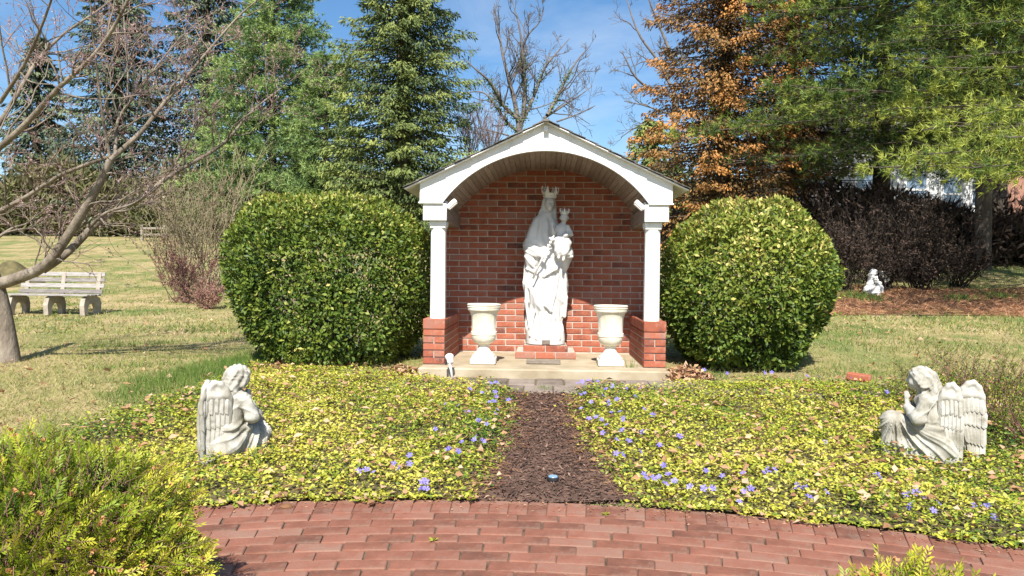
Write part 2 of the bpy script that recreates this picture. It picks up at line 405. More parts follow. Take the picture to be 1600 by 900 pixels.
# concrete floor slab
b = MB().box((0.0, (6.66+8.4)/2, FZ-.10), (2.335, 8.4-6.66, .20), bev=.012)
bmesh.ops.subdivide_edges(b.b, edges=[e for e in b.b.edges if e.calc_length() > .5], cuts=14, use_grid_fill=True)
fl = sp(b, 'floor_slab', M['concrete'])
# back wall : mortar core with bricks
CH = .0677
SL = .475; AP = 2.625
ARZ, ARR = 1.157, 1.213
wall = sp(MB().prism([(-1.17, FZ), (1.17, FZ), (1.17, AP-SL*1.17-.03), (0, AP-.03), (-1.17, AP-SL*1.17-.03)], YW+.004, YW+.114), 'back_wall', M['mortar'])
bl, bs = .2032+.0, .0575
bricks = []     # (visible size rank, mesh key, loc world, rot, parent)
meshes = {'s': brickmesh('brick', (.2025, .06, .0575), M['brick'], .003), 'h': brickmesh('brick', (.097, .06, .0575), M['brick'], .003),
          's2': brickmesh('brick', (.2025, .06, .0565), M['brick'], .005),
          'sv': brickmesh('brick', (.06, .2025, .0575), M['brick'], .003), 'cap': brickmesh('brick', (.212, .0575, .098), M['brick'], .004),
          'capf': brickmesh('brick', (.212, .093, .098), M['brick'], .004), 'pf': brickmesh('brick', (.2055, .08, .0575), M['brick'], .003),
          'ph': brickmesh('brick', (.0975, .08, .0575), M['brick'], .003)}
nrow = int((2.46-FZ)/CH)
for r in range(nrow):
    z = FZ+.01+CH*(r+.5)
    off = .1065 if r % 2 else 0
    for k in range(-6, 7):
        x = k*.213+off
        if abs(x) > 1.19: continue
        key = random.choice(['s', 's', 's2'])
        if abs(x) > 1.08: key = 'h'; x = math.copysign(1.118, x)
        zt = z - .03
        dx = max(0, abs(x)-.1)
        top = ARZ+math.sqrt(max(0, ARR**2-dx**2)) if dx < .99 else 1.72
        if zt > top+.02: continue
        if dx > 1.0 and z > 1.75: continue
        hidden = (-.2 < x < .2 and .50 < z < 2.0) or abs(x) > 1.06
        near = 0
        bricks.append((3 if hidden else 1, key, Vector((x, YW+.03-.003+random.uniform(-.0015, .0015), z)), (0, 0, 0), wall))
# side walls with front piers
for s in (-1, 1):
    xc = s*1.055
    w = sp(MB().box((xc, (YF+.012+YW)/2, (FZ+.655)/2), (.200, YW-YF-.016, .655-FZ)), 'side_wall', M['mortar'])
    for r in range(5):
        z = FZ+.003+CH*(r+.5)
        if r % 2 == 0 and r != 4 or r == 4:
            pass
        if r % 2 == 1:
            for h_ in (-1, 1): bricks.append((0, 'ph', Vector((xc+h_*.0535, YF+.04, z)), (0, 0, 0), w))
        else: bricks.append((0, 'pf', Vector((xc, YF+.04, z)), (0, 0, 0), w))
        # inner and outer faces
        for side in (-1, 1):
            y = YF+.08+.0055+ (.1015 if r % 2 else 0)
            if r % 2: bricks.append((2, 'hv', Vector((xc+side*(.1035-.03), YF+.08+.0055+.045, z)), (0, 0, 0), w)); y = YF+.19
            while y < YW-.02:
                L = min(.2025, YW-.006-y)
                if L > .04: bricks.append(((1 if side == -s else 3), ('v', round(L, 3)), Vector((xc+side*(.1035-.03), y+L/2, z)), (0, 0, 0), w))
                y += .213
    zc = FZ+.003+CH*5+.05
    bricks.append((0, 'capf', Vector((xc, YF+.0465, zc)), (0, 0, 0), w))
    y = YF+.093+.0575/2+.010
    while y < YW-.03:
        bricks.append((1, 'cap', Vector((xc, y, zc)), (0, 0, 0), w)); y += .0677
meshes['hv'] = brickmesh('brick', (.06, .088, .0575), M['brick'], .003)
bricks.sort(key=lambda t: t[0])
rest = {}
for q, (rk, key, p, rot, w) in enumerate(bricks):
    if isinstance(key, tuple) and key not in meshes: meshes[key] = brickmesh('brick', (.06, key[1], .0575), M['brick'], .003)
    if q < 300: link('brick', meshes[key], w, p-OX, rot)
    else: rest.setdefault(w, []).append((meshes[key], p-OX))
for w, lst in rest.items():
    bb = bmesh.new()
    for me, p in lst:
        tmp = me.copy(); tmp.transform(Matrix.Translation(p)); bb.from_mesh(tmp); bpy.data.meshes.remove(tmp)
    me = bpy.data.meshes.new('hidden_bricks'); bb.to_mesh(me); bb.free(); me.materials.append(M['brick'])
    setp(link('remaining_bricks', me, w), kind='stuff')
# columns
for s in (-1, 1):
    xc = s*1.03
    b = MB()
    ch = .03; w0 = .071
    rings = []
    for z, w in ((FZ+.003+CH*5+.10, w0), (1.655, w0*.97)):
        o8 = [(w, w-ch), (w-ch, w), (-w+ch, w), (-w, w-ch), (-w, -w+ch), (-w+ch, -w), (w-ch, -w), (w, -w+ch)]
        rings.append([b.b.verts.new((xc+p[0], YF+.10+p[1], z)) for p in o8])
    for i in range(8): b.b.faces.new((rings[0][i], rings[0][(i+1) % 8], rings[1][(i+1) % 8], rings[1][i]))
    b.b.faces.new(rings[0][::-1]); b.b.faces.new(rings[1])
    colm = sp(b, 'column', M['white'])
    cp = MB().box((xc, YF+.10, 1.68), (.165, .165, .05), bev=.006); cp.box((xc, YF+.10, 1.647), (.15, .15, .02), bev=.003)
    c_ = cp.build('capital', M['white'], colm); c_.data.transform(Matrix.Translation(-OX))
    bm_ = sp(MB().box((s*1.052, (YF+.02+YW)/2, 1.785), (.21, YW-YF-.02, .155), bev=.004), 'beam', M['taupe'])
    e_ = MB().box((s*1.052, YF-.002, 1.786), (.226, .045, .162), bev=.003).build('beam_end', M['white'], bm_); e_.data.transform(Matrix.Translation(-OX))
# gable front with arch
def archpts(R, x0, n=36, cz=ARZ):
    a0 = math.asin(x0/R); return [(R*math.sin(-a0+2*a0*i/n), cz+R*math.cos(-a0+2*a0*i/n)) for i in range(n+1)]
out = [(-.99, 1.868), (-1.195, 1.868), (-1.195, AP-SL*1.195), (0, AP), (1.195, AP-SL*1.195), (1.195, 1.868), (.99, 1.868)]
arc = archpts(ARR, .985)[::-1]
b = MB()
# strips between arch and rake, so that no concave face is needed
A = archpts(ARR, .985, 40)
for y0, y1 in ((YF-.035, YF+.01),):
    vf = [[b.b.verts.new((x, y, z)) for x, z in A] for y in (y0, y1)]
    vt = [[b.b.verts.new((x, y, AP-SL*abs(x)))for x, z in A] for y in (y0, y1)]
    for i in range(40):
        b.b.faces.new((vf[0][i], vf[0][i+1], vt[0][i+1], vt[0][i])); b.b.faces.new((vf[1][i+1], vf[1][i], vt[1][i], vt[1][i+1]))
        b.b.faces.new((vf[0][i+1], vf[0][i], vf[1][i], vf[1][i+1])); b.b.faces.new((vt[0][i], vt[0][i+1], vt[1][i+1], vt[1][i]))
    for s in (-1, 1):
        x0, x1 = s*.985, s*1.195; zb = 1.868
        b.prism([(x0, A[0][1]), (x0, AP-SL*.985), (x1, AP-SL*1.195), (x1, zb), (x0, zb)][::s], y0, y1)
sp(b, 'gable_board', M['white'])
# bed mould at the bottom of the gable ends and rear gable
for s in (-1, 1):
    sp(MB().box((s*1.09, YF-.03, 1.872), (.235, .035, .018), bev=.004), 'moulding', M['white'])
sp(MB().prism([(-1.18, 1.75), (1.18, 1.75), (1.18, AP-SL*1.18), (0, AP), (-1.18, AP-SL*1.18)], YW+.125, YW+.16), 'rear_gable', M['taupe'])
# vault boards
nb = 44; a0 = math.asin(.985/ARR)
vault = sp(MB().box((0, (YF+YW)/2, ARZ+ARR+.035), (.3, YW-YF-.04, .02)), 'vault', M['taupe'])
st = 2*a0/nb
bmv = MB().box((0, 0, 0), (ARR*st-.0018, YW-YF-.013, .018), bev=.002).mesh('board', M['taupe'])
for i in range(nb):
    a = -a0+st*(i+.5); R_ = ARR+.013+random.uniform(-.001, .001)
    link('board', bmv, vault, Vector((R_*math.sin(a), (YF+YW)/2+.004, ARZ+R_*math.cos(a)))-OX, (0, a, 0))
# roof
roof = sp(MB().box((0, (YF+YW)/2+.05, AP+.01), (.05, 1.6, .02)), 'roof', M['shingle'])
RL = math.hypot(1.335, SL*1.335); ra = math.atan(SL)
for s in (-1, 1):
    Mx = Matrix.Rotation(s*ra, 3, 'Y')
    c = Vector((s*1.335/2, (YF-.095+YW+.28)/2, AP+.006-SL*1.335/2))
    d = MB().box(c, (RL, YW+.28-YF+.095, .010), Mx, bev=.002).build('roof_deck', M['white'], roof); d.data.transform(Matrix.Translation(-OX))
    ms_ = [MB().box((0, 0, 0), (.165, .262, .007), bev=.001).mesh('shingle', M['shingle']), MB().box((0, 0, 0), (.165, .255, .008), bev=.001).mesh('shingle', M['shingle'])]
    for r in range(11):
        u = .05+r*.135
        for k in range(7):
            yy = YF-.108+.13+k*.266+(.05 if r % 2 else 0)*(0 if k == 0 else 1)
            n_ = Vector((s*math.sin(ra), 0, math.cos(ra)))
            p = Vector((s*u*math.cos(ra), yy+random.uniform(-.014, .006), AP+.012-u*math.sin(ra)))+n_*.010
            link('shingle', random.choice(ms_), roof, p-OX, (0, s*(ra-.055), 0))
mrs_ = MB().box((0, 0, 0), (.125, .21, .010), bev=.002).mesh('ridge_shingle', M['shingle'])
for k in range(8):
    for s in (-1, 1): link('ridge_shingle', mrs_, roof, Vector((s*.055, YF+.02+k*.21, AP+.006))-OX, (0, s*ra, 0))
sp(MB().box((0, YF-.06, AP-.055), (.035, .05, .05), bev=.004), 'gable_peak_cap', M['white'])
# floodlights inside the arch
for s in (-1, 1):
    p = Vector((s*.90, YF+.06, 1.868))
    t = thing('floodlight', 'white rectangular floodlight fixed under the %s end of the shrine arch' % ('left' if s < 0 else 'right'), 'light fixture', p, 0, 'floodlights under the arch')
    Mx = Matrix.Rotation(s*.72, 3, 'Y')
    MB().box((0, 0, 0), (.115, .09, .045), Mx, bev=.008).build('housing', M['fixture'], t)
    MB().box(Mx @ Vector((0, 0, -.026)), (.095, .07, .006), Mx).build('lens', M['white'], t)
    MB().box(Mx @ Vector((s*.03, .0, .035)), (.03, .03, .05), Mx, bev=.004).build('bracket', M['fixture'], t)
# plinth under the statue : two steps of brick
pz = thing('brick_plinth', 'low two step red brick plinth under the white statue', 'plinth', (.02, 7.78, FZ))
def ring(w, d, z, n):
    k = w/n
    for i in range(n):
        L = k-.01; me = meshes.setdefault(('p', round(L, 3)), brickmesh('brick', (L, .10, .062), M['brick'], .004))
        link('brick', me, pz, (-w/2+k*(i+.5), -d/2+.05, z))
    for s in (-1, 1):
        me = meshes.setdefault('pside', brickmesh('brick', (.10, .19, .062), M['brick'], .004))
        link('brick', me, pz, (s*(w/2-.055), .0, z))
MB().box((0, .02, .035), (.61, .50, .068)).build('mortar_bed', M['mortar'], pz)
MB().box((0, .02, .10), (.45, .42, .062)).build('upper_mortar_bed', M['mortar'], pz)
ring(.64, .56, .034, 3); ring(.475, .46, .10, 2)
PT = FZ+.133
# floor plaque
t = thing('floor_plaque', 'flat dark metal plaque lying on the shrine floor before the statue', 'plaque', (0.0, 7.13, FZ+.004))
MB().box((0, 0, .010), (.335, .17, .020), bev=.004).build('plate', M['mat_floor'], t)
b = MB()
for sx, sy, dx, dy in ((0, .078, .335, .012), (0, -.078, .335, .012), (.161, 0, .012, .145), (-.161, 0, .012, .145)): b.box((sx, sy, .022), (dx, dy, .006))
b.build('rim', M['bronze'], t)
# urns
def urn(x, y, label):
    t = thing('urn', label, 'urn', (x, y, FZ), 0, 'stone urns beside the statue')
    q = MB().box((0, 0, .035), (.245, .245, .07), bev=.012); q.box((0, 0, .083), (.215, .215, .03), bev=.01); q.build('foot', M['urn'], t)
    prof = [(.102, .095), (.100, .106), (.078, .12), (.063, .145), (.055, .175), (.052, .192), (.058, .197), (.058, .205)]
    smooth_by_angle(MB().lathe(prof, n=28).build('stem', M['urn'], t), 50)
    prof = [(.03, .2), (.064, .206), (.092, .222), (.113, .25), (.121, .285), (.122, .30), (.127, .302), (.127, .335), (.121, .338)]
    smooth_by_angle(MB().lathe(prof, n=32).build('bowl', M['urn'], t), 50)
    fl_ = lambda a, z: 1 + .035*max(0, math.cos(a*10))**.5*min(1, max(0, (z-.35)*30))*min(1, max(0, (.50-z)*30)) if math.cos(a*10) > 0 else 1
    prof = [(.119, .336), (.118, .352), (.116, .38), (.116, .42), (.120, .47), (.126, .50), (.134, .525), (.145, .548), (.157, .556), (.160, .562), (.160, .585), (.165, .59), (.165, .60), (.150, .602), (.135, .598), (.12, .56), (.11, .5), (.02, .48)]
    smooth_by_angle(MB().lathe(prof, n=80, f=fl_).build('body', M['urn'], t), 35)
    smooth_by_angle(MB().lathe([(.145, .603), (.163, .606), (.166, .615), (.160, .622), (.148, .622), (.14, .612)][:], n=40).build('rim', M['urn'], t), 35)
    MB().lathe([(.01, .50), (.122, .53), (.128, .575), (.01, .58)], n=20).build('soil', M['bed_soil'], t)
    t.scale = (1, 1, .94)
    return t
urn(-.585, 7.05, 'fluted cream stone urn on the shrine floor left of the statue')
urn(.648, 7.05, 'fluted cream stone urn on the shrine floor right of the statue')

# ------------------------------------------------------------------ statues : distance fields meshed into one continuous surface
def v3(a): return np.array(a, float)
class Field:
    def __init__(s, lo, hi, h):
        s.lo = v3(lo); s.h = h; s.n = (np.ceil((v3(hi)-s.lo)/h).astype(int)+1)
        s.ax = [s.lo[i]+h*np.arange(s.n[i]) for i in range(3)]
        s.D = np.full(tuple(s.n), .5, np.float32)
    def blk(s, lo, hi):
        sl = []
        for i in range(3):
            a = int(max(0, math.floor((lo[i]-s.lo[i])/s.h))); b = int(min(s.n[i], math.ceil((hi[i]-s.lo[i])/s.h)+1)); sl.append(slice(a, max(a+1, b)))
        X, Y, Z = (s.ax[0][sl[0]][:, None, None], s.ax[1][sl[1]][None, :, None], s.ax[2][sl[2]][None, None, :])
        return tuple(sl), X, Y, Z
    def _comb(s, sl, d, k, sub):
        a = s.D[sl]
        if sub: a2, d = -a, d; r = np.clip(.5+.5*(d-a2)/k, 0, 1); s.D[sl] = -(d*(1-r)+a2*r-k*r*(1-r)); return
        r = np.clip(.5+.5*(d-a)/k, 0, 1); s.D[sl] = d*(1-r)+a*r-k*r*(1-r)
    def cap(s, a, b, ra, rb=None, k=.02, sub=False):
        a, b = v3(a), v3(b); rb = ra if rb is None else rb; m = max(ra, rb)+k+.03
        sl, X, Y, Z = s.blk(np.minimum(a, b)-m, np.maximum(a, b)+m)
        ba = b-a; L = ba.dot(ba)+1e-9
        t = np.clip(((X-a[0])*ba[0]+(Y-a[1])*ba[1]+(Z-a[2])*ba[2])/L, 0, 1)
        d = np.sqrt((X-a[0]-t*ba[0])**2+(Y-a[1]-t*ba[1])**2+(Z-a[2]-t*ba[2])**2)-(ra+(rb-ra)*t)
        s._comb(sl, d, k, sub); return s
    def ell(s, c, r, k=.02, rot=None, sub=False):
        c, r = v3(c), v3(r); m = r.max()+k+.03
        sl, X, Y, Z = s.blk(c-m, c+m); x, y, z = X-c[0]+0*Y+0*Z, Y-c[1]+0*X+0*Z, Z-c[2]+0*X+0*Y
        if rot is not None:   # (axis, angle)
            Mx = np.array(Matrix.Rotation(rot[1], 3, rot[0]).transposed())
            x, y, z = (Mx[0, 0]*x+Mx[0, 1]*y+Mx[0, 2]*z, Mx[1, 0]*x+Mx[1, 1]*y+Mx[1, 2]*z, Mx[2, 0]*x+Mx[2, 1]*y+Mx[2, 2]*z)
        k0 = np.sqrt((x/r[0])**2+(y/r[1])**2+(z/r[2])**2); k1 = np.sqrt((x/r[0]**2)**2+(y/r[1]**2)**2+(z/r[2]**2)**2)+1e-6
        s._comb(sl, k0*(k0-1)/k1, k, sub); return s
    def loft(s, tab, k=.02, p=2.0):
        """tab rows z,cx,cy,rx,ry"""
        T = np.array(tab, float); z0, z1 = T[0, 0], T[-1, 0]
        sl, X, Y, Z = s.blk((T[:, 1]-T[:, 3]).min()*np.array([1, 0, 0])+np.array([-.06, -1, z0-.02]), (T[:, 1]+T[:, 3]).max()*np.array([1, 0, 0])+np.array([.06, 1, z1+.02]))
        zz = Z[0, 0]; cx, cy, rx, ry = [np.interp(zz, T[:, 0], T[:, i])[None, None, :] for i in range(1, 5)]
        d = ((np.abs((X-cx)/rx)**p+np.abs((Y-cy)/ry)**p)**(1/p)-1)*np.minimum(rx, ry)
        d = np.maximum(d, np.maximum(z0-Z, Z-z1)); s._comb(sl, d, k, False); return s
    def disp(s, f, lo, hi):
        sl, X, Y, Z = s.blk(lo, hi); s.D[sl] += f(X, Y, Z); return s
    def mesh(s):
        D = s.D; n = D.shape; D[0], D[-1], D[:, 0], D[:, -1], D[:, :, 0], D[:, :, -1] = (.1,)*6
        ins = D < 0; c8 = [(i, j, k) for i in (0, 1) for j in (0, 1) for k in (0, 1)]
        cnt = sum(ins[i:n[0]-1+i, j:n[1]-1+j, k:n[2]-1+k].astype(np.int8) for i, j, k in c8)
        act = (cnt > 0) & (cnt < 8); idx = -np.ones(act.shape, np.int64); cells = np.argwhere(act); idx[act] = np.arange(len(cells))
        acc = np.zeros((len(cells), 3)); num = np.zeros(len(cells))
        for a in c8:
            for ax in range(3):
                if a[ax]: continue
                b = list(a); b[ax] = 1
                va = D[cells[:, 0]+a[0], cells[:, 1]+a[1], cells[:, 2]+a[2]]; vb = D[cells[:, 0]+b[0], cells[:, 1]+b[1], cells[:, 2]+b[2]]
                m = (va < 0) != (vb < 0); t = np.where(m, va/(va-vb+1e-12), 0)
                p = np.tile(v3(a), (len(cells), 1)); p[:, ax] = t
                acc[m] += p[m]; num[m] += 1
        V = s.lo+(cells+acc/num[:, None])*s.h
        Q = []
        for ax in range(3):
            o1, o2 = [(1, 2), (2, 0), (0, 1)][ax]
            A = np.take(ins, range(n[ax]-1), ax); B = np.take(ins, range(1, n[ax]), ax); e = np.argwhere(A != B)
            e = e[(e[:, o1] > 0) & (e[:, o2] > 0) & (e[:, o1] < n[o1]-1) & (e[:, o2] < n[o2]-1)]
            def g(d1, d2):
                q = e.copy(); q[:, o1] -= d1; q[:, o2] -= d2; return idx[q[:, 0], q[:, 1], q[:, 2]]
            q = np.stack([g(1, 1), g(0, 1), g(0, 0), g(1, 0)], -1)
            fl_ = ~ins[e[:, 0], e[:, 1], e[:, 2]]; q[fl_] = q[fl_][:, ::-1]; Q.append(q)
        Q = np.concatenate(Q); return V, Q[(Q >= 0).all(1)]
def ridge(t, s=1.0): return (1-np.abs(np.sin(t)))**s
def sstep(x, a, b): t = np.clip((x-a)/(b-a), 0, 1); return t*t*(3-2*t)

# ---- crowned woman with child (x right, y away from the viewer, z up)
def madonna():
    f = Field((-.30, -.31, -.01), (.36, .26, 1.70), .0076)
    f.loft([(0, .005, 0, .205, .17), (.05, .005, 0, .208, .172), (.10, .004, 0, .205, .165), (.15, .002, 0, .20, .155), (.24, -.010, 0, .178, .142),
            (.34, .010, 0, .185, .14), (.45, .012, 0, .20, .14), (.62, .003, 0, .222, .14), (.83, -.004, 0, .218, .135), (.95, -.018, 0, .212, .13),
            (1.05, -.035, 0, .195, .125), (1.15, -.045, .0, .165, .118), (1.25, -.035, .0, .14, .105), (1.33, -.015, .005, .112, .09), (1.40, .012, .01, .072, .07), (1.44, .02, .01, .055, .06)], k=.01, p=2.2)
    f.ell((-.05, -.10, .52), (.085, .075, .19), .05)                      # bent knee under the robe
    # large cloth folds of the robe
    def folds(X, Y, Z):
        w = .35*np.sin(Z*9+X*6)+.2*np.sin(Z*17-X*9)
        a = np.arctan2(X, -Y+.02); m = sstep(Z, .10, .22)*(1-sstep(Z, .80, .95)); fr = sstep(-Y, -.06, .04)
        v = .024*ridge(a*4.6+Z*2.2+w, 1.5)+.009*ridge(a*10+Z*3.5+2*w+1, 1.4)
        dg = .026*ridge((X*.62+Z*.5)*19+w*.9, 1.5)*fr*sstep(Z, .34, .44)
        b = .009*np.sin(a*15+w)*(1-fr)
        return (-(v*(1-.6*fr*sstep(Z, .34, .44))+dg*.75+b)+.008)*m
    f.disp(folds, (-.3, -.3, .05), (.36, .25, 1.0))
    f.disp(lambda X, Y, Z: -.008*np.sin(np.arctan2(X+.03, -Y)*9+Z*14+np.sin(Z*23))*sstep(Z, .9, 1.0)*(1-sstep(Z, 1.3, 1.38)), (-.3, -.3, .88), (.3, .25, 1.4))
    # rolled hem of the over-robe sweeping up to the arm
    for a, b, r in (((-.19, -.09, .80), (-.02, -.16, .73), .016), ((-.02, -.16, .73), (.10, -.15, .80), .016), ((.10, -.15, .80), (.19, -.09, .88), .018),
                    ((-.15, -.12, .62), (.0, -.17, .42), .012), ((.0, -.17, .42), (.06, -.165, .36), .012), ((.06, -.165, .36), (.10, -.14, .55), .011),
                    ((.10, -.14, .55), (.15, -.10, .85), .012), ((.19, -.06, .85), (.215, -.05, .5), .02), ((.215, -.05, .5), (.205, -.06, .30), .022),
                    ((-.20, -.06, .78), (-.205, -.06, .45), .020), ((-.205, -.06, .45), (-.165, -.08, .18), .018), ((-.12, -.14, .35), (-.16, -.12, .10), .016),
                    ((-.05, -.15, .33), (-.09, -.16, .07), .015), ((.06, -.14, .34), (.03, -.165, .07), .014), ((.13, -.12, .34), (.15, -.13, .07), .015)):
        f.cap(a, b, r, r*.85, .022)
    # shoulder, sleeve and arm that holds the sceptre
    f.cap((-.085, -.01, 1.31), (-.175, -.045, 1.06), .058, .068, .03).cap((-.17, -.05, 1.03), (-.085, -.165, .96), .054, .042, .03)
    f.ell((-.165, -.08, .93), (.055, .055, .12), .03).ell((-.12, -.13, .90), (.04, .03, .075), .02)
    f.cap((-.09, -.175, .955), (-.045, -.20, .935), .026, .021, .01)
    f.ell((-.028, -.208, .93), (.030, .018, .022), .008)
    for i, (dx, dz) in enumerate(((.008, .018), (.014, .008), (.012, -.004), (.004, -.014))): f.cap((-.03+dx*.3, -.215, .932+dz), (-.004+dx*.4, -.228, .926+dz), .0075, .0065, .004)
    f.cap((-.045, -.215, .945), (-.02, -.232, .955), .008, .007, .004)
    f.disp(lambda X, Y, Z: -.011*ridge(X*30+Z*42+.9*np.sin(Z*25), 1.4)*sstep(-Y, .03, .09)*sstep(-X, .03, .07), (-.26, -.24, .80), (-.03, 0, 1.12))
    # cloak and arm under the child
    f.cap((.075, 0, 1.30), (.165, -.04, 1.06), .05, .07, .03).ell((.205, -.085, .965), (.085, .085, .11), .03).ell((.212, -.08, .89), (.040, .05, .10), .03)
    f.ell((.262, -.165, .935), (.026, .02, .018), .01)
    for i in range(4): f.cap((.25+.0*i, -.175, .925+.012*i), (.222, -.195, .922+.012*i), .0075, .0065, .004)
    # neck, head, veil
    f.cap((.018, -.02, 1.36), (.03, -.03, 1.45), .033, .03, .02)
    f.ell((.032, -.025, 1.498), (.052, .062, .077), .01)
    f.ell((.028, .018, 1.515), (.070, .068, .095), .012)
    f.cap((-.028, .01, 1.50), (-.055, .0, 1.36), .028, .035, .02).cap((-.055, .0, 1.36), (-.12, -.01, 1.24), .035, .045, .03)
    f.cap((.083, .01, 1.49), (.09, .0, 1.36), .024, .03, .02)
    for s in (-1, 1): f.cap((.034+s*.057, -.062, 1.548), (.031+s*.052, -.055, 1.43), .016, .020, .006, sub=True)
    f.cap((-.0, -.06, 1.418), (.06, -.06, 1.418), .018, .018, .008, sub=True).ell((.033, -.030, 1.492), (.053, .072, .080), .008)
    f.ell((.036, -.078, 1.452), (.022, .016, .017), .014)                  # chin
    f.cap((.036, -.094, 1.512), (.038, -.112, 1.480), .007, .011, .006)     # nose
    for s in (-1, 1):
        f.ell((.036+s*.022, -.103, 1.506), (.017, .020, .012), .005, sub=True); f.ell((.036+s*.022, -.087, 1.503), (.012, .009, .006), .003)
        f.cap((.036+s*.010, -.098, 1.518), (.036+s*.033, -.088, 1.517), .005, .004, .005)
    f.cap((.024, -.098, 1.460), (.048, -.098, 1.460), .0065, .0065, .003); f.ell((.036, -.088, 1.436), (.020, .014, .014), .010)
    f.disp(lambda X, Y, Z: -.005*np.sin(X*110+Z*12)*sstep(Y, -.045, -.02)*sstep(Z, 1.2, 1.3), (-.14, -.08, 1.2), (.14, .12, 1.62))
    # the child
    f.ell((.165, -.13, 1.205), (.068, .055, .085), .02).ell((.165, -.17, 1.085), (.10, .072, .07), .03)
    f.cap((.18, -.13, 1.27), (.185, -.135, 1.31), .024, .022, .012).ell((.187, -.14, 1.343), (.043, .045, .052), .006)
    f.ell((.189, -.178, 1.325), (.018, .012, .013), .012).ell((.190, -.187, 1.338), (.006, .007, .007), .004)
    for s in (-1, 1): f.ell((.189+s*.016, -.183, 1.348), (.009, .007, .006), .004, sub=True); f.ell((.187+s*.044, -.135, 1.343), (.006, .012, .015), .004)
    f.disp(lambda X, Y, Z: -.0035*np.sin(X*210+3*np.sin(Z*120))*np.sin(Z*170+Y*60)*sstep(Z, 1.35, 1.365), (.13, -.2, 1.34), (.24, -.07, 1.41))
    f.cap((.12, -.145, 1.245), (.075, -.20, 1.185), .025, .021, .012).cap((.075, -.20, 1.185), (.062, -.235, 1.235), .020, .014, .01).ell((.060, -.24, 1.25), (.013, .010, .017), .006)
    for i in range(4): f.cap((.05+.007*i, -.243, 1.262), (.047+.008*i, -.246, 1.288-.006*abs(i-1.5)), .0052, .0042, .003)
    f.cap((.225, -.135, 1.245), (.258, -.165, 1.17), .025, .022, .012).cap((.258, -.165, 1.17), (.222, -.215, 1.155), .021, .015, .01)
    f.ell((.205, -.222, 1.155), (.030, .030, .030), .004).ell((.215, -.235, 1.158), (.012, .018, .016), .005)
    f.cap((.13, -.19, 1.09), (.135, -.215, .99), .042, .036, .03).cap((.20, -.19, 1.08), (.19, -.215, .97), .042, .034, .03).ell((.165, -.185, .99), (.075, .045, .075), .03)
    f.cap((.19, -.22, .955), (.182, -.225, .905), .019, .014, .01).cap((.182, -.225, .905), (.178, -.255, .895), .014, .011, .006).cap((.135, -.22, .97), (.132, -.228, .925), .018, .014, .01).cap((.132, -.228, .925), (.128, -.255, .915), .014, .010, .006)
    f.disp(lambda X, Y, Z: -.006*ridge(X*45-Z*38+.8*np.sin(Z*30))*sstep(-Y, .12, .16), (.06, -.3, .95), (.30, -.08, 1.2))
    f.D[:, :, :] = np.where(f.ax[2][None, None, :] < 0, .1, f.D)
    return f.mesh()
ms = thing('crowned_statue', 'tall white stone statue of a crowned robed woman holding a crowned child and a sceptre', 'statue', (.015, 7.76, PT))
V, Q = madonna(); npo('figure', V+np.array(ms.location), Q, M['stone'], ms, smooth=True)
def crown(c, r, h, n, tilt=0):
    b = MB(); k = 8*n; R_ = []
    for lay, (rr_, zz) in enumerate(((r, 0), (r*1.04, h*.28), (r*1.27, None), (r*1.20, None), (r*.97, h*.28), (r*.92, 0))):
        ring = []
        for i in range(k):
            a = 2*PI*i/k; z = zz if zz is not None else h*(.50+.50*max(0, math.cos(a*n))**.9)
            q = rr_*(1+.10*(z/h if zz is None else 0)); ring.append(b.b.verts.new((q*math.cos(a), q*math.sin(a), z)))
        R_.append(ring)
    for a_, b_ in zip(R_, R_[1:]+R_[:1]):
        for i in range(k): b.b.faces.new((a_[i], a_[(i+1) % k], b_[(i+1) % k], b_[i]))
    for i in range(n):
        a = 2*PI*i/n; bmesh.ops.create_icosphere(b.b, subdivisions=1, radius=h*.12, matrix=Matrix.Translation((r*1.27*math.cos(a), r*1.27*math.sin(a), h*1.02)))
        a += PI/n; bmesh.ops.create_icosphere(b.b, subdivisions=1, radius=h*.09, matrix=Matrix.Translation((r*1.03*math.cos(a), r*1.03*math.sin(a), h*.14)))
    return b.build('crown', M['stone'], ms, c, (tilt, .05, .2))
crown((.032, -.005, 1.562), .068, .108, 6, .08); crown((.188, -.136, 1.378), .040, .055, 7, .05)
b = MB().tube([(-.135, -.215, .70), (-.03, -.222, .93), (.028, -.226, 1.045)], [.011, .011, .011], 8)
for t_, r_, e_ in ((0, .022, .7), (.035, .016, 1.2), (.075, .022, 1.3), (.105, .010, 1.8)):
    bmesh.ops.create_icosphere(b.b, subdivisions=2, radius=r_, matrix=Matrix.Translation((.028+t_*.45, -.226, 1.045+t_*.9)) @ Matrix.Rotation(.45, 4, 'Y') @ Matrix.Diagonal((1, .8, e_, 1)))
for s in (-1, 1): bmesh.ops.create_icosphere(b.b, subdivisions=2, radius=.012, matrix=Matrix.Translation((.062+s*.022, -.226, 1.115-s*.008)))
b.build('sceptre', M['stone'], ms, smooth=True)
MB().box((0, 0, 0), (.085, .010, .045), bev=.003).build('nameplate', M['bronze'], ms, (.01, -.176, .035), (.06, 0, 0))

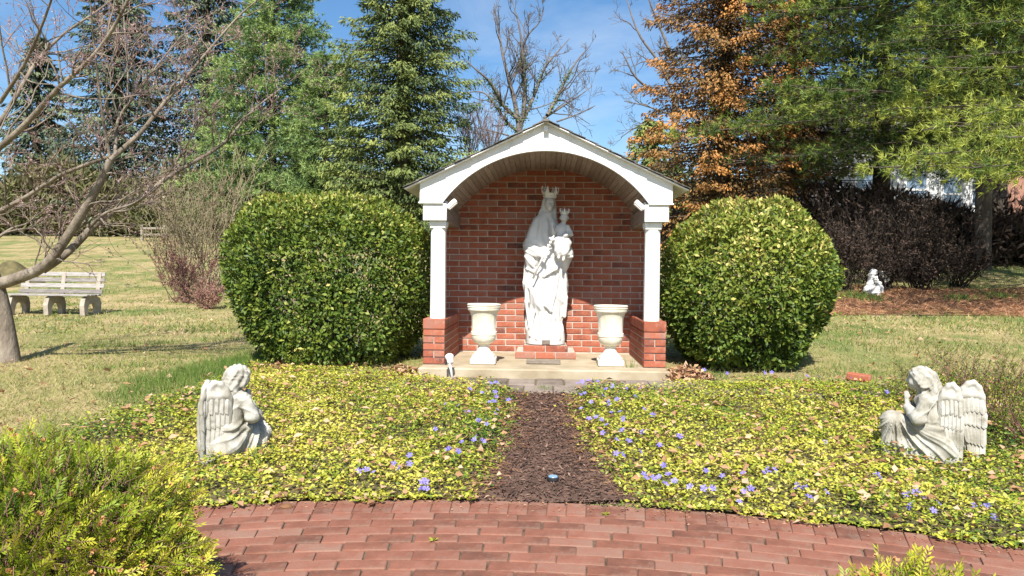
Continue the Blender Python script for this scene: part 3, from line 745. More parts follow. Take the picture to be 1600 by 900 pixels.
# ---- kneeling angel (x forward, y left, z up)
def angel_mesh(h=.0054, wings=True):
    f = Field((-.23, -.19, -.02), (.32, .19, .63), h)
    f.cap((-.03, 0, .16), (.19, .045, .235), .088, .058, .04).cap((-.03, 0, .16), (.16, -.05, .13), .088, .06, .04)
    f.cap((.195, .04, .215), (.205, .04, .02), .062, .062, .05).cap((.16, -.03, .14), (.19, -.03, .0), .06, .06, .05).ell((.08, 0, .07), (.15, .105, .12), .05).ell((-.075, 0, .09), (.115, .105, .12), .04)
    f.ell((.02, 0, .0), (.18, .105, .05), .03)
    f.cap((-.035, 0, .2), (-.005, 0, .37), .082, .070, .03).ell((.0, 0, .385), (.058, .108, .050), .03)
    # skirt folds that sweep from the waist down to the hem
    def sk(X, Y, Z):
        a = np.arctan2(Z-.29, X-.17); q = np.hypot(X-.17, Z-.29); w = .30*np.sin(q*22+Y*10)
        m = (1-sstep(Z, .22, .27))*sstep(Z, .0, .02)
        return (-.019*ridge(a*7.4+w+Y*5, 1.7)-.010*ridge(a*19+w*2+1, 1.6)+.009)*m*sstep(q, .02, .09)
    f.disp(sk, (-.23, -.19, -.02), (.32, .19, .28))
    f.disp(lambda X, Y, Z: (-.010*ridge(Y*34+Z*8+1.2*np.sin(Z*20)+X*14, 1.6))*sstep(Z, .22, .26)*(1-sstep(Z, .38, .42)), (-.2, -.15, .2), (.12, .15, .43))
    f.cap((-.07, -.07, .215), (.05, -.09, .20), .016, .016, .02).cap((-.07, .07, .215), (.05, .09, .215), .016, .016, .02).cap((-.10, -.05, .225), (-.10, .05, .225), .018, .018, .02)
    for s in (-1, 1):
        f.cap((.0, s*.100, .385), (.035, s*.122, .275), .035, .038, .018).cap((.035, s*.122, .275), (.105, s*.045, .325), .043, .028, .015)
        f.cap((.105, s*.04, .325), (.115, s*.014, .36), .017, .014, .008)
        f.ell((.118, s*.011, .382), (.014, .009, .022), .004)
        for i in range(4): f.cap((.108+.007*i, s*.009, .396), (.108+.007*i, s*.006, .424-.004*abs(i-1.3)), .0052, .0045, .002)
        f.cap((.108, s*.013, .378), (.098, s*.010, .398), .006, .005, .003)
        f.cap((.02, s*.115, .335), (.06, s*.125, .30), .007, .007, .01)
    f.disp(lambda X, Y, Z: -.007*ridge(X*48+Z*30+1.1*np.sin(Z*40), 1.5)*sstep(np.abs(Y), .075, .10)*sstep(Z, .23, .25)*(1-sstep(Z, .37, .40)), (-.08, -.19, .2), (.12, .19, .42))
    f.cap((.01, 0, .41), (.035, 0, .46), .036, .032, .02)
    # bowed head: face first, then hair
    f.ell((.055, 0, .505), (.060, .050, .066), .008).ell((.093, 0, .462), (.018, .017, .015), .016)
    f.cap((.112, 0, .508), (.119, 0, .488), .005, .0075, .006)
    for s in (-1, 1):
        f.ell((.108, s*.021, .506), (.009, .012, .008), .005, sub=True); f.ell((.100, s*.021, .504), (.009, .010, .006), .003)
        f.cap((.110, s*.009, .519), (.104, s*.031, .520), .004, .004, .004); f.ell((.087, s*.030, .482), (.016, .012, .015), .012)
    f.cap((.107, -.010, .474), (.107, .010, .474), .0045, .0045, .003)
    f.ell((.030, 0, .526), (.070, .058, .058), .010).ell((-.003, 0, .497), (.054, .060, .064), .015).ell((-.035, 0, .445), (.045, .062, .055), .02).ell((-.05, 0, .40), (.03, .055, .045), .02)
    for s in (-1, 1): f.cap((.075, s*.040, .540), (.02, s*.058, .47), .015, .019, .012)
    def hair(X, Y, Z):
        m = np.maximum(sstep(Z, .525, .54), sstep(-X, -.055, -.025)*sstep(Z, .37, .40))
        m = np.maximum(m, sstep(np.abs(Y), .045, .055)*sstep(Z, .44, .46))
        w = 1.6*np.sin(Z*38+Y*20)+1.2*np.sin(X*42+Y*33)
        return -m*(.0085*ridge(Y*75+w)+.004*np.sin(X*150+w*2)*np.sin(Z*120+w))
    f.disp(hair, (-.12, -.12, .35), (.14, .12, .61))
    f.disp(lambda X, Y, Z: .0*X+.0*Y+np.where(Z < 0, .1, 0), (-.3, -.3, -.1), (.4, .4, .01))
    return f.mesh()
def featmesh():
    n = 9; b = bmesh.new(); prof = []
    for i in range(n+1):
        t = i/n; w = .5*(min(1, t*3+.55))*(math.sqrt(max(0, 1-((t-.74)/.26)**2)) if t > .74 else 1)
        prof.append((w, -t))
    rows = [[b.verts.new((x, y, z)) for x, y in ((-w, .1), (0, .5-.2*abs(z+.5)), (w, .1), (0, -.3))] for w, z in [(max(p[0], .02), p[1]) for p in prof]]
    for a, c in zip(rows, rows[1:]):
        for i in range(4): b.faces.new((a[i], a[(i+1) % 4], c[(i+1) % 4], c[i]))
    b.faces.new(rows[0][::-1]); b.faces.new(rows[-1]); bmesh.ops.recalc_face_normals(b, faces=b.faces)
    me = bpy.data.meshes.new('feather'); b.to_mesh(me); b.free(); me.materials.append(M['feather']); return me
FM = featmesh()
def wing(parent, s, spread, off=(0, 0), us=1.0):
    """s=+1 left wing, s=-1 right; spread = angle from straight back"""
    f = Field((-.03, -.035, -.02), (.20, .035, .50), .0048)     # u outward, v thickness, w up
    pts = [(.0, .30), (.0, .38), (.025, .43), (.06, .465), (.10, .475), (.135, .445), (.155, .39), (.165, .31), (.160, .22), (.145, .12), (.12, .03)]
    for a, b_ in zip(pts, pts[1:]): f.cap((a[0], 0, a[1]), (b_[0], 0, b_[1]), .017 if a[1] > .2 else .013, .016 if b_[1] > .2 else .010, .012)
    for a, b_, r in (((.03, 0, .40), (.12, 0, .40), .022), ((.03, 0, .34), (.13, 0, .33), .015), ((.05, 0, .28), (.14, 0, .27), .011), ((.09, 0, .3), (.12, 0, .06), .010), ((.06, 0, .3), (.10, 0, .10), .009)): f.cap((a[0], 0, a[2]), (b_[0], 0, b_[2]), r, r, .03)
    f.ell((.085, 0, .375), (.085, .012, .105), .012).ell((.10, 0, .21), (.07, .010, .20), .012)
    V, Q = f.mesh(); V[:, 0] *= .90*us; V[:, 2] *= 1.04
    V[:, 1] += s*(.035*(V[:, 0]/.16)**2-.02*((V[:, 2]-.3)/.3)**2*(V[:, 2] < .3))
    w = link('wing', npmesh('wing', V, Q, M['cast'], smooth=True), parent, (-.07+off[0], s*.05+off[1], 0), (.0, 0, PI-s*spread))
    def feather(u, z, L, wd, ang, side):
        u *= us; y = s*(.035*(u/.16)**2-.02*((z-.3)/.3)**2*(z < .3))+side*.014
        o = link('feather', FM, w, (u, y, z), (side*.06, ang, .08*side)); o.scale = (wd*(.25+.75*us), .017*side, L)
    for side in (-1, 1):
        for i in range(5): feather(.018+.029*i, .405-.006*abs(i-2), .095, .036, -.06, side)
        for i in range(6): feather(.010+.028*i, .335-.004*i, .105, .036, -.08+.02*i, side*.9)
        for i in range(5): feather(.036+.027*i, .255-.004*i, .145, .037, -.18+.04*i, side*.75)
        for i in range(4): feather(.066+.027*i, .155, .145+.008*i, .036, -.12+.05*i, side*.6)
    return w
AV, AQ = angel_mesh(); AME = npmesh('body', AV, AQ, M['cast'], smooth=True)
def angel(label, p, rz, spreads, offs=(0, 0), us=(1, 1), mirror=False):
    t = thing('angel_statue', label, 'statue', p, rz, 'kneeling garden angels')
    link('body', AME, t)
    wing(t, 1, spreads[0], (0, 0), us[0]); wing(t, -1, spreads[1], offs, us[1])
    if mirror: t.scale = (1, -1, 1)
    return t
p = gat(1440, 716); angel('weathered stone angel with raised wings kneeling in the ground cover on the right, facing left', (p.x+.04, p.y+.02, p.z-.015), PI-math.radians(34), (.02, .42), (-.085, -.075), (.78, .90))
p = gat(366, 716); angel('weathered stone angel with folded wings kneeling in the ground cover on the left, facing right', (p.x-.02, p.y+.03, p.z-.015), math.radians(66), (.02, -.42))
# small far statue and tablet
p = gat(1362, 462)
t = thing('cherub_statue', 'small white kneeling child statue beside a stone tablet at the far flower bed', 'statue', (p.x, p.y, p.z), math.radians(10)); t.scale = (.86, .86, .80)
V, Q = angel_mesh(.008); link('body', npmesh('body', V+np.array((0, 0, .06)), Q, M['stone'], smooth=True), t); MB().box((.02, 0, .03), (.30, .2, .06), bev=.01).build('base', M['stone'], t)
p = gat(1378, 462); q = at(1377, 432, p.y+.35); g = float(hh(q.x, q.y))
t = thing('stone_tablet', 'small grey oval-cornered memorial tablet on two short legs behind the cherub', 'sign', (q.x, q.y, g))
pp = []
for cx_, cz_, a0_ in ((.10, .06, 0), (-.10, .06, 90), (-.10, -.06, 180), (.10, -.06, 270)):
    for i in range(5): a = math.radians(a0_+i*22.5); pp.append((cx_+.05*math.cos(a), q.z-g+cz_+.05*math.sin(a)))
MB().prism(pp, -.02, .02).build('tablet', M['cast'], t)
for s in (-1, 1): MB().box((s*.08, 0, (q.z-g-.10)/2), (.018, .018, q.z-g-.10)).build('leg', M['bronze'], t)
b = MB()
for i, (w_, z_) in enumerate(((.16, .07), (.20, .04), (.18, .01), (.20, -.02), (.14, -.05))): b.box((random.uniform(-.01, .01), -.0215, q.z-g+z_), (w_, .003, .008))
b.build('engraved_lines', M['bronze'], t)

# ------------------------------------------------------------------ small things near the shrine
t = thing('spotlight', 'white spotlight on a slanted white pipe stake beside the left brick pier', 'spotlight', tuple(gat(708, 593)))
L0 = Vector(t.location); top = at(702, 566, 6.55)-L0
MB().tube([(0, 0, -.05), tuple(top*.5), tuple(top)], .011, 10).build('stake', M['fixture'], t, smooth=True)
b = MB().lathe([(.018, -.035), (.028, -.028), (.030, .02), (.040, .045), (.040, .055)], n=18); o = b.build('lamp_head', M['fixture'], t, tuple(top+Vector((.005, .02, .012))), (-.9, .25, .5)); smooth_by_angle(o)
MB().box((0, 0, 0), (.02, .05, .03), bev=.004).build('bracket', M['black'], t, tuple(top+Vector((-.03, .02, -.01))))
p = gat(864, 755)
t = thing('path_light', 'small round black solar light set in the brown mulch path', 'solar light', (p.x, p.y, p.z))
smooth_by_angle(MB().lathe([(.028, -.02), (.030, .018), (.034, .022), (.034, .034), (.030, .038)], n=28).build('housing', M['black'], t))
smooth_by_angle(MB().lathe([(.027, .038), (.024, .044), (.012, .047), (.001, .048)], n=24).build('glass_dome', M['glassy'], t), 60)
def rockmesh(name, r, m, seed):
    b = bmesh.new(); bmesh.ops.create_icosphere(b, subdivisions=3, radius=1)
    for v in b.verts:
        n_ = float(cnoise(np.array(v.co), 1.6, seed)); v.co = Vector((v.co.x*r[0], v.co.y*r[1], v.co.z*r[2]))*(1+.25*n_)
    me = bpy.data.meshes.new(name); b.to_mesh(me); b.free(); me.materials.append(m); return me
p = gat(849, 590); o = link('stone', rockmesh('stone', (.035, .02, .01), M['white'], 2), None, (p.x, p.y, p.z+.008)); setp(o, 'small flat white stone at the foot of the concrete floor', 'stone')
p = gat(1342, 596)
o = link('loose_brick', brickmesh('loose_brick', (.2, .1, .06), M['brick'], .005), None, (p.x, p.y, p.z+.04), (.05, .08, -.5)); setp(o, 'loose orange red brick lying at the lawn edge right of the right shrub', 'brick')
p = gat(436, 800)
o = link('stone', rockmesh('stone', (.03, .022, .012), M['dead'], 5), None, (gat(447, 817).x, gat(447, 817).y, .006)); setp(o, 'small dry curled leaf coloured stone chip on the left end of the brick walk', 'stone')

# ------------------------------------------------------------------ bench
p0, p1 = gat(14, 492), gat(141, 496)
bc = (Vector(p0)+Vector(p1))/2; dirx = (Vector(p1)-Vector(p0)); ba = math.atan2(dirx.y, dirx.x)
BS = .93
bench = thing('park_bench', 'weathered park bench of grey slats on concrete legs seen from behind the small bare tree', 'bench', (bc.x-.08, bc.y+.25, float(hh(bc.x, bc.y+.25))), -.06)
for k, x in enumerate((-.78, .02, .80)):
    b = MB()
    n = 16; pts_o = [(-.24, 0), (-.26, .20), (-.22, .34), (-.12, .385), (.12, .385), (.22, .34), (.26, .20), (.24, 0)]
    pts_i = [(.15, 0), (.145, .12), (.10, .22), (0, .255), (-.10, .22), (-.145, .12), (-.15, 0)]
    vo = [[b.b.verts.new((x+dx, y, z)) for y, z in pts_o] for dx in (-.05, .05)]; vi = [[b.b.verts.new((x+dx, y, z)) for y, z in pts_i[::-1]] for dx in (-.05, .05)]
    vi = [[w[0], w[1], w[2], w[3], w[3], w[4], w[5], w[6]] for w in vi]
    for i in range(7):
        for q in (0, 1):
            fs = [vo[q][i], vo[q][i+1], vi[q][i+1], vi[q][i]]; fs = list(dict.fromkeys(fs)); b.b.faces.new(fs)
        b.b.faces.new((vo[0][i], vo[0][i+1], vo[1][i+1], vo[1][i]))
        if vi[0][i] is not vi[0][i+1]: b.b.faces.new((vi[0][i], vi[0][i+1], vi[1][i+1], vi[1][i]))
    for i in (0, 7): b.b.faces.new((vo[0][i], vi[0][i], vi[1][i], vo[1][i]))
    b.box((x, .25, .62), (.09, .05, .48), Matrix.Rotation(-.16, 3, 'X'), .008)
    b.build('leg', M['benchleg'], bench)
slat = MB().box((0, 0, 0), (1.84, .022, .085), bev=.004).mesh('back_slat', M['wood']); ss = MB().box((0, 0, 0), (1.84, .09, .03), bev=.004).mesh('seat_slat', M['wood'])
for k in range(4): link('back_slat', slat, bench, (random.uniform(-.01, .01), .20+.028*k-.0, .47+.118*k), (-.16, 0, random.uniform(-.006, .006)+(0.012 if k == 3 else 0)))
for k in range(4): link('seat_slat', ss, bench, (random.uniform(-.01, .01), -.21+.108*k, .402), (0, 0, 0))
bench.scale = (BS, BS, BS)
# soil mound far left
p = at(6, 425, 18.5)
V = []; n = 40
th_, rr_ = np.meshgrid(np.linspace(0, 2*PI, n, endpoint=False), np.linspace(0, 1, 14)); X = rr_*np.cos(th_); Y = rr_*np.sin(th_)
Pm = np.stack([p.x+X*.95, p.y+Y*1.0, hh(p.x+X*.95, p.y+Y)-.03+.62*(1-rr_**1.6)*(1+.15*cnoise(np.stack([X, Y, X*0], -1), 3))], -1)
i, j = np.meshgrid(np.arange(n), np.arange(13)); b0 = j*n+i
o = npo('earth_mound', Pm, np.stack([b0, j*n+(i+1) % n, (j+1)*n+(i+1) % n, (j+1)*n+i], -1).reshape(-1, 4), M['bed_soil'], smooth=True); setp(o, 'brown heap of earth and dead stems behind the bench at the left edge', 'mound')

# ------------------------------------------------------------------ split rail fence far away
p0, p1 = gat(222, 376), gat(292, 376)
fn = thing('rail_fence', 'two rail wooden fence at the far end of the left lawn', 'fence', tuple(p0))
d = Vector((p1.x-p0.x, p1.y-p0.y, 0)); Ls = d.length; d.normalize()
for k in range(3):
    q = d*(Ls*k/2); g_ = float(hh(p0.x+q.x, p0.y+q.y))-p0.z
    MB().box((q.x, q.y, g_+.38), (.12, .12, .85), bev=.01).build('post', M['rail'], fn)
for k in range(2):
    for z in (.30, .62):
        a = d*(Ls*k/2-.05); c = d*(Ls*(k+1)/2+.05); g_ = float(hh(p0.x+a.x, p0.y+a.y))-p0.z
        MB().tube([(a.x, a.y-.03, g_+z), ((a.x+c.x)/2, (a.y+c.y)/2-.03, g_+z+.01), (c.x, c.y-.03, g_+z+.02)], .055, 6).build('rail', M['rail'], fn)

# ------------------------------------------------------------------ houses behind the right trees
def house(name, label, c, w, dpt, hgt, m, rz, wins, roofh=2.2, board=True):
    t = thing(name, label, 'house', c, rz)
    b = MB().box((0, 0, hgt/2), (w, dpt, hgt))
    b.prism([(-w/2, hgt), (w/2, hgt), (0, hgt+roofh)], -dpt/2, dpt/2) if False else None
    wl_ = b.build('wall', m, t)
    if board:
        n = int(hgt/.2); me = MB().box((0, 0, 0), (w+.02, .02, .185), Matrix.Rotation(.09, 3, 'X')).mesh('siding_board', m)
        for k in range(n): link('siding_board', me, wl_, (0, -dpt/2-.012, .1+.2*k))
    MB().prism([(-w/2-.4, hgt-.05), (w/2+.4, hgt-.05), (w/2-.8, hgt+roofh), (-w/2+.8, hgt+roofh)], -dpt/2-.4, dpt/2+.4).build('roof', M['roofing'], t)
    for x, z, ww, wh in wins:
        f_ = MB(); 
        for sx in (-1, 1): f_.box((x+sx*ww/2, -dpt/2-.05, z), (.12, .06, wh+.2))
        for sz in (-1, 0, 1): f_.box((x, -dpt/2-.055, z+sz*wh/2), (ww, .06, .09))
        w_ = f_.build('window', M['white'], t)
        MB().box((x, -dpt/2-.035, z), (ww, .02, wh)).build('pane', M['glass'], w_)
    return t
p = gat(1400, 372); Yh = 37
c = at(1350, 340, Yh)
house('white_house', 'white clapboard house half hidden behind the dark evergreens on the right', (c.x, Yh, float(hh(c.x, Yh))-.3), 9.5, 6, 4.6, M['siding'], 0, [(-3.2, 2.4, 1.0, 1.5), (-1.2, 2.4, 1.0, 1.5), (1.0, 2.4, 1.0, 1.5), (2.6, 2.2, .9, 2.0), (3.9, 2.4, .9, 1.5)])
c = at(1590, 330, 42)
house('brick_house', 'distant reddish house with a blue window at the right edge', (c.x+1.0, 42, float(hh(c.x, 42))-.3), 7, 6, 5.2, M['housebrick'], 0, [(-1.3, 2.4, 1.1, 1.9), (1.3, 2.4, 1.1, 1.9)], board=False)

# ------------------------------------------------------------------ bare trees
def limb(p, d, L, r, depth, out, seg=6, wob=.18, up=.05, ratio=.62, kids=(3, 5), spread=.75, rmin=.003):
    P = [np.array(p, float)]; d = unit(np.array(d, float)); R = [r]
    for i in range(seg):
        d = unit(d+rng.normal(size=3)*wob+np.array([0, 0, up])); P.append(P[-1]+d*L/seg); R.append(max(rmin, r*(1-.62*(i+1)/seg)))
    out.setdefault(depth, []).append((np.array(P), np.array(R)))
    if depth <= 0: return
    for k in range(rng.integers(*kids)):
        t = rng.uniform(.25, 1.0); i = min(seg-1, int(t*seg)); b = P[i]+(P[i+1]-P[i])*(t*seg-i); dd = unit(P[i+1]-P[i])
        s_ = unit(np.cross(dd, rng.normal(size=3))); nd = unit(dd*math.cos(spread)+s_*math.sin(spread)*rng.uniform(.7, 1.2))
        limb(b, nd, L*ratio*rng.uniform(.7, 1.15)*(1.15-.5*t), R[i]*.62, depth-1, out, max(3, seg-1), wob, up, ratio, kids, spread, rmin)
def bare_tree(name, label, cat, base, trunk, limbs, depth, barkm, twigm, L, group=None, kw={}, twr=.004, buds=None, thick=6):
    """trunk, limbs: traced polylines with radii; side branches grow from the limbs"""
    t = thing(name, label, cat, tuple(base), 0, group)
    V, Q = tubes([trunk], 12); npo('trunk', V, Q, barkm, t, smooth=True)
    out = {}
    for P, R in limbs:
        V, Q = tubes([(P, R)], 8); npo('limb', V, Q, barkm, t, smooth=True)
        seglen = np.linalg.norm(np.diff(P, axis=0), axis=1); tot = seglen.sum(); cum = np.concatenate([[0], np.cumsum(seglen)])
        for q in range(int(tot*L[1])):
            s_ = rng.uniform(.12*tot, tot); i = min(len(P)-2, np.searchsorted(cum, s_)-1); f_ = (s_-cum[i])/seglen[i]
            b = P[i]+(P[i+1]-P[i])*f_; dd = unit(P[i+1]-P[i]); r_ = R[i]*(1-f_)+R[i+1]*f_
            sd = unit(np.cross(dd, rng.normal(size=3))); nd = unit(dd*.55+sd*.8+np.array([0, 0, .15]))
            limb(b, nd, L[0]*rng.uniform(.5, 1.2)*(1.1-.5*s_/tot), min(r_*.6, L[2]), depth, out, rmin=twr, **kw)
    if out:
        big = [q for d_ in out if d_ >= max(1, depth) for q in out[d_]]; sm_ = [q for d_ in out if d_ < max(1, depth) for q in out[d_]]
        if big: V, Q = tubes(big, 5); npo('branches', V, Q, barkm, t, smooth=True, kind='stuff')
        if sm_: V, Q = tubes(sm_, 3); npo('twigs', V, Q, twigm, t, kind='stuff')
        if buds:
            src = out.get(0, [])+out.get(1, []); n_, sz = buds
            Pb = []; Db = []
            for P, R in src:
                for q in range(n_):
                    i = rng.integers(0, len(P)-1); f_ = rng.random(); Pb.append(P[i]+(P[i+1]-P[i])*f_); Db.append(unit(P[i+1]-P[i])+rng.normal(size=3)*.5)
            Pb = np.array(Pb); Db = np.array(Db); V, Q = blades(Pb, Db, rdir(len(Pb)), rng.uniform(.6, 1.2, len(Pb))*sz, sz*.38, .15)
            npo('buds', V, Q, M['bud'], t, np.repeat(rng.random(len(Pb)), 4), kind='stuff')
    return t
def traced(pix, y0, y1, r0, r1, jit=0):
    """polyline from photo points, each given its own distance"""
    n = len(pix); P = [np.array(at(px, py, y0+(y1-y0)*i/(n-1)+(math.sin(i*1.9)*jit))) for i, (px, py) in enumerate(pix)]
    # resample smoothly
    P = np.array(P); u = np.linspace(0, n-1, (n-1)*4+1); c = np.stack([np.interp(u, np.arange(n), P[:, k]) for k in range(3)], 1)
    for _ in range(3): c[1:-1] = .25*c[:-2]+.5*c[1:-1]+.25*c[2:]
    return c, np.linspace(r0, r1, len(c))
tb = gat(8, 566)
TY = tb.y
limbs = [traced([(-8, 446), (30, 434), (66, 420), (89, 395), (129, 333), (155, 289), (173, 249)], TY, TY-.3, .085, .048),
         traced([(66, 422), (107, 395), (147, 351), (178, 329), (222, 311), (262, 275), (311, 249), (355, 222), (387, 178), (427, 147), (480, 107)], TY, TY+.9, .062, .007),
         traced([(173, 249), (160, 187), (149, 89), (142, 20), (138, -60)], TY-.3, TY-.8, .022, .006),
         traced([(173, 249), (222, 207), (249, 169), (284, 129), (329, 75), (378, 18), (430, -20)], TY-.3, TY+.2, .036, .008),
         traced([(180, 243), (182, 187), (200, 164), (222, 133), (267, 75), (300, 40), (350, 10)], TY-.3, TY+.6, .024, .005),
         traced([(200, 164), (200, 111), (193, 27), (190, -50)], TY-.1, TY, .016, .006),
         traced([(-60, 270), (0, 231), (44, 191), (89, 138), (147, 89), (178, 44), (210, -20)], TY-.6, TY-1.3, .045, .016),
         traced([(-60, 255), (0, 195), (35, 133), (58, 93), (102, 49), (147, 22), (200, -20)], TY+.2, TY+.9, .040, .012),
         traced([(-70, 372), (0, 329), (44, 307), (89, 275), (133, 258), (176, 243)], TY+.1, TY-.3, .034, .024),
         traced([(262, 273), (284, 240), (311, 195), (333, 169), (350, 150)], TY+.4, TY, .014, .005),
         traced([(-40, 395), (0, 369), (20, 355), (45, 350), (60, 330)], TY+.3, TY+.8, .03, .007),
         traced([(96, 388), (83, 392), (70, 380), (65, 362)], TY-.1, TY-.3, .013, .005),
         traced([(140, 355), (165, 330), (210, 320), (245, 290)], TY-.1, TY-.5, .025, .008),
         traced([(0, 160), (40, 100), (70, 30), (90, -30)], TY-1.2, TY-1.8, .022, .010)]
limbs = [(P, R*np.linspace(.76, .66, len(R))) for P, R in limbs]
trunk = traced([(8, 572), (9, 548), (4, 510), (-4, 470), (-10, 446), (-22, 410), (-48, 330), (-70, 250)], TY, TY, .155, .07)
trunk[1][:] = np.interp(np.linspace(0, 1, len(trunk[1])), [0, .06, .2, .55, 1], [.165, .135, .112, .095, .04])
trunk[0][0, 2] -= .05
bare_tree('bare_tree', 'low spreading bare tree with pinkish buds, its trunk at the left edge of the photo', 'tree', tb, trunk, limbs, 2, M['bark'], M['twig'], (.80, 6.2, .010), kw=dict(kids=(3, 6), ratio=.6, up=.06, wob=.22), twr=.0019, buds=(2, .026))
# bare tree with ivy behind the roof
def far_tree(name, label, px, py0, Yd, stems, depth, L, group=None, ivy=None, tm='farbark', twr=.012, kw={}):
    base = at(px, 380, Yd); base.z = float(hh(base.x, Yd))
    tr = traced([(px, py0+180), (px, py0)], Yd, Yd, .28*Yd/45, .2*Yd/45); tr[0][0, 2] = base.z-.1
    lim = [traced(s_[0], Yd, Yd+s_[1], s_[2]*Yd/45, .02*Yd/45, .3) for s_ in stems]
    t = bare_tree(name, label, 'tree', base, tr, lim, depth, M[tm], M[tm], L, group, kw, twr)
    if ivy:
        Pv = []
        for k in ivy:
            P, R = lim[k]; m = max(3, int(len(P)*.6))
            for q in range(380):
                u = rng.random()*(m-1); i = int(u); Pv.append(P[i]+(P[i+1]-P[i])*(u-i)+rng.normal(size=3)*(.10+.07*rng.random()))
        Pv = np.array(Pv); V, Q = blades(Pv, rng.normal(size=Pv.shape)+np.array([0, -.3, -.5]), rdir(len(Pv)), .11, .09, .1)
        npo('ivy', V, Q, M['ivy'], t, np.repeat(rng.random(len(Pv)), 4), kind='stuff')
    return t
far_tree('ivy_clad_tree', 'leafless tall tree with ivy on its stems rising right behind the shrine roof', 812, 205, 44,
         [([(812, 205), (806, 165), (795, 125), (785, 85), (778, 40), (772, 5)], 1, .17), ([(812, 205), (822, 150), (818, 95), (812, 40), (800, 0)], -1, .15),
          ([(816, 190), (835, 150), (850, 105), (872, 80), (890, 60)], 2, .12), ([(808, 185), (785, 165), (765, 125), (742, 108), (722, 88)], -2, .13),
          ([(808, 205), (790, 190), (775, 165), (760, 145), (740, 142), (715, 150)], 1, .10), ([(855, 180), (872, 150), (888, 115), (905, 90), (912, 82)], 2, .12),
          ([(850, 185), (880, 165), (905, 150), (925, 135)], 2, .08), ([(818, 130), (812, 95), (822, 55), (845, 35), (850, 10)], 0, .09), ([(795, 212), (770, 205), (735, 198)], 0, .06), ([(870, 190), (900, 180), (930, 165)], 0, .06)],
         2, (2.4, 1.5, .05), ivy=[1, 4, 3, 5, 2], twr=.011, kw=dict(kids=(3, 6), ratio=.6, up=.06, wob=.17))
far_tree('bare_tree', 'leafless tree reaching in from behind the rusty cedar, right of the shrine roof', 1055, 150, 40,
         [([(1055, 150), (1030, 95), (1000, 60), (985, 20), (975, -20)], 1, .12), ([(1050, 150), (1015, 140), (990, 120), (975, 85), (968, 80)], -1, .10),
          ([(1050, 200), (1015, 190), (990, 200), (970, 215)], 1, .08), ([(1055, 100), (1030, 40), (1010, -10)], 0, .12), ([(1050, 180), (1010, 165), (975, 158)], 0, .07)], 2, (2.2, 1.1, .045), twr=.010, kw=dict(kids=(3, 6), ratio=.6, up=.04, wob=.18))
# small reddish bare trees between spruce and roof
for k, (px, lab) in enumerate(((735, 'thin reddish bare sapling next to the tall spruce, left of the roof peak'), (765, 'thin reddish bare sapling close behind the left roof slope'))):
    Yd = 36; base = at(px, 380, Yd); base.z = float(hh(base.x, Yd)); tr = traced([(px, 400), (px, 250)], Yd, Yd, .08, .06); tr[0][0, 2] = base.z-.1
    lim = [traced([(px, 260), (px+dx*.4, 225), (px+dx, 185-abs(dx)*.2+k*14)], Yd, Yd+random.uniform(-1, 1), .035, .008) for dx in (-22, -12, -3, 8, 16, 25)]
    bare_tree('sapling', lab, 'tree', base, tr, lim, 1, M['farbark'], M['redtwigs_'] if 'redtwigs_' in M else M['twig'], (1.3, 5, .02), 'reddish saplings behind the roof', dict(kids=(3, 6), up=.25, spread=.45), .008)

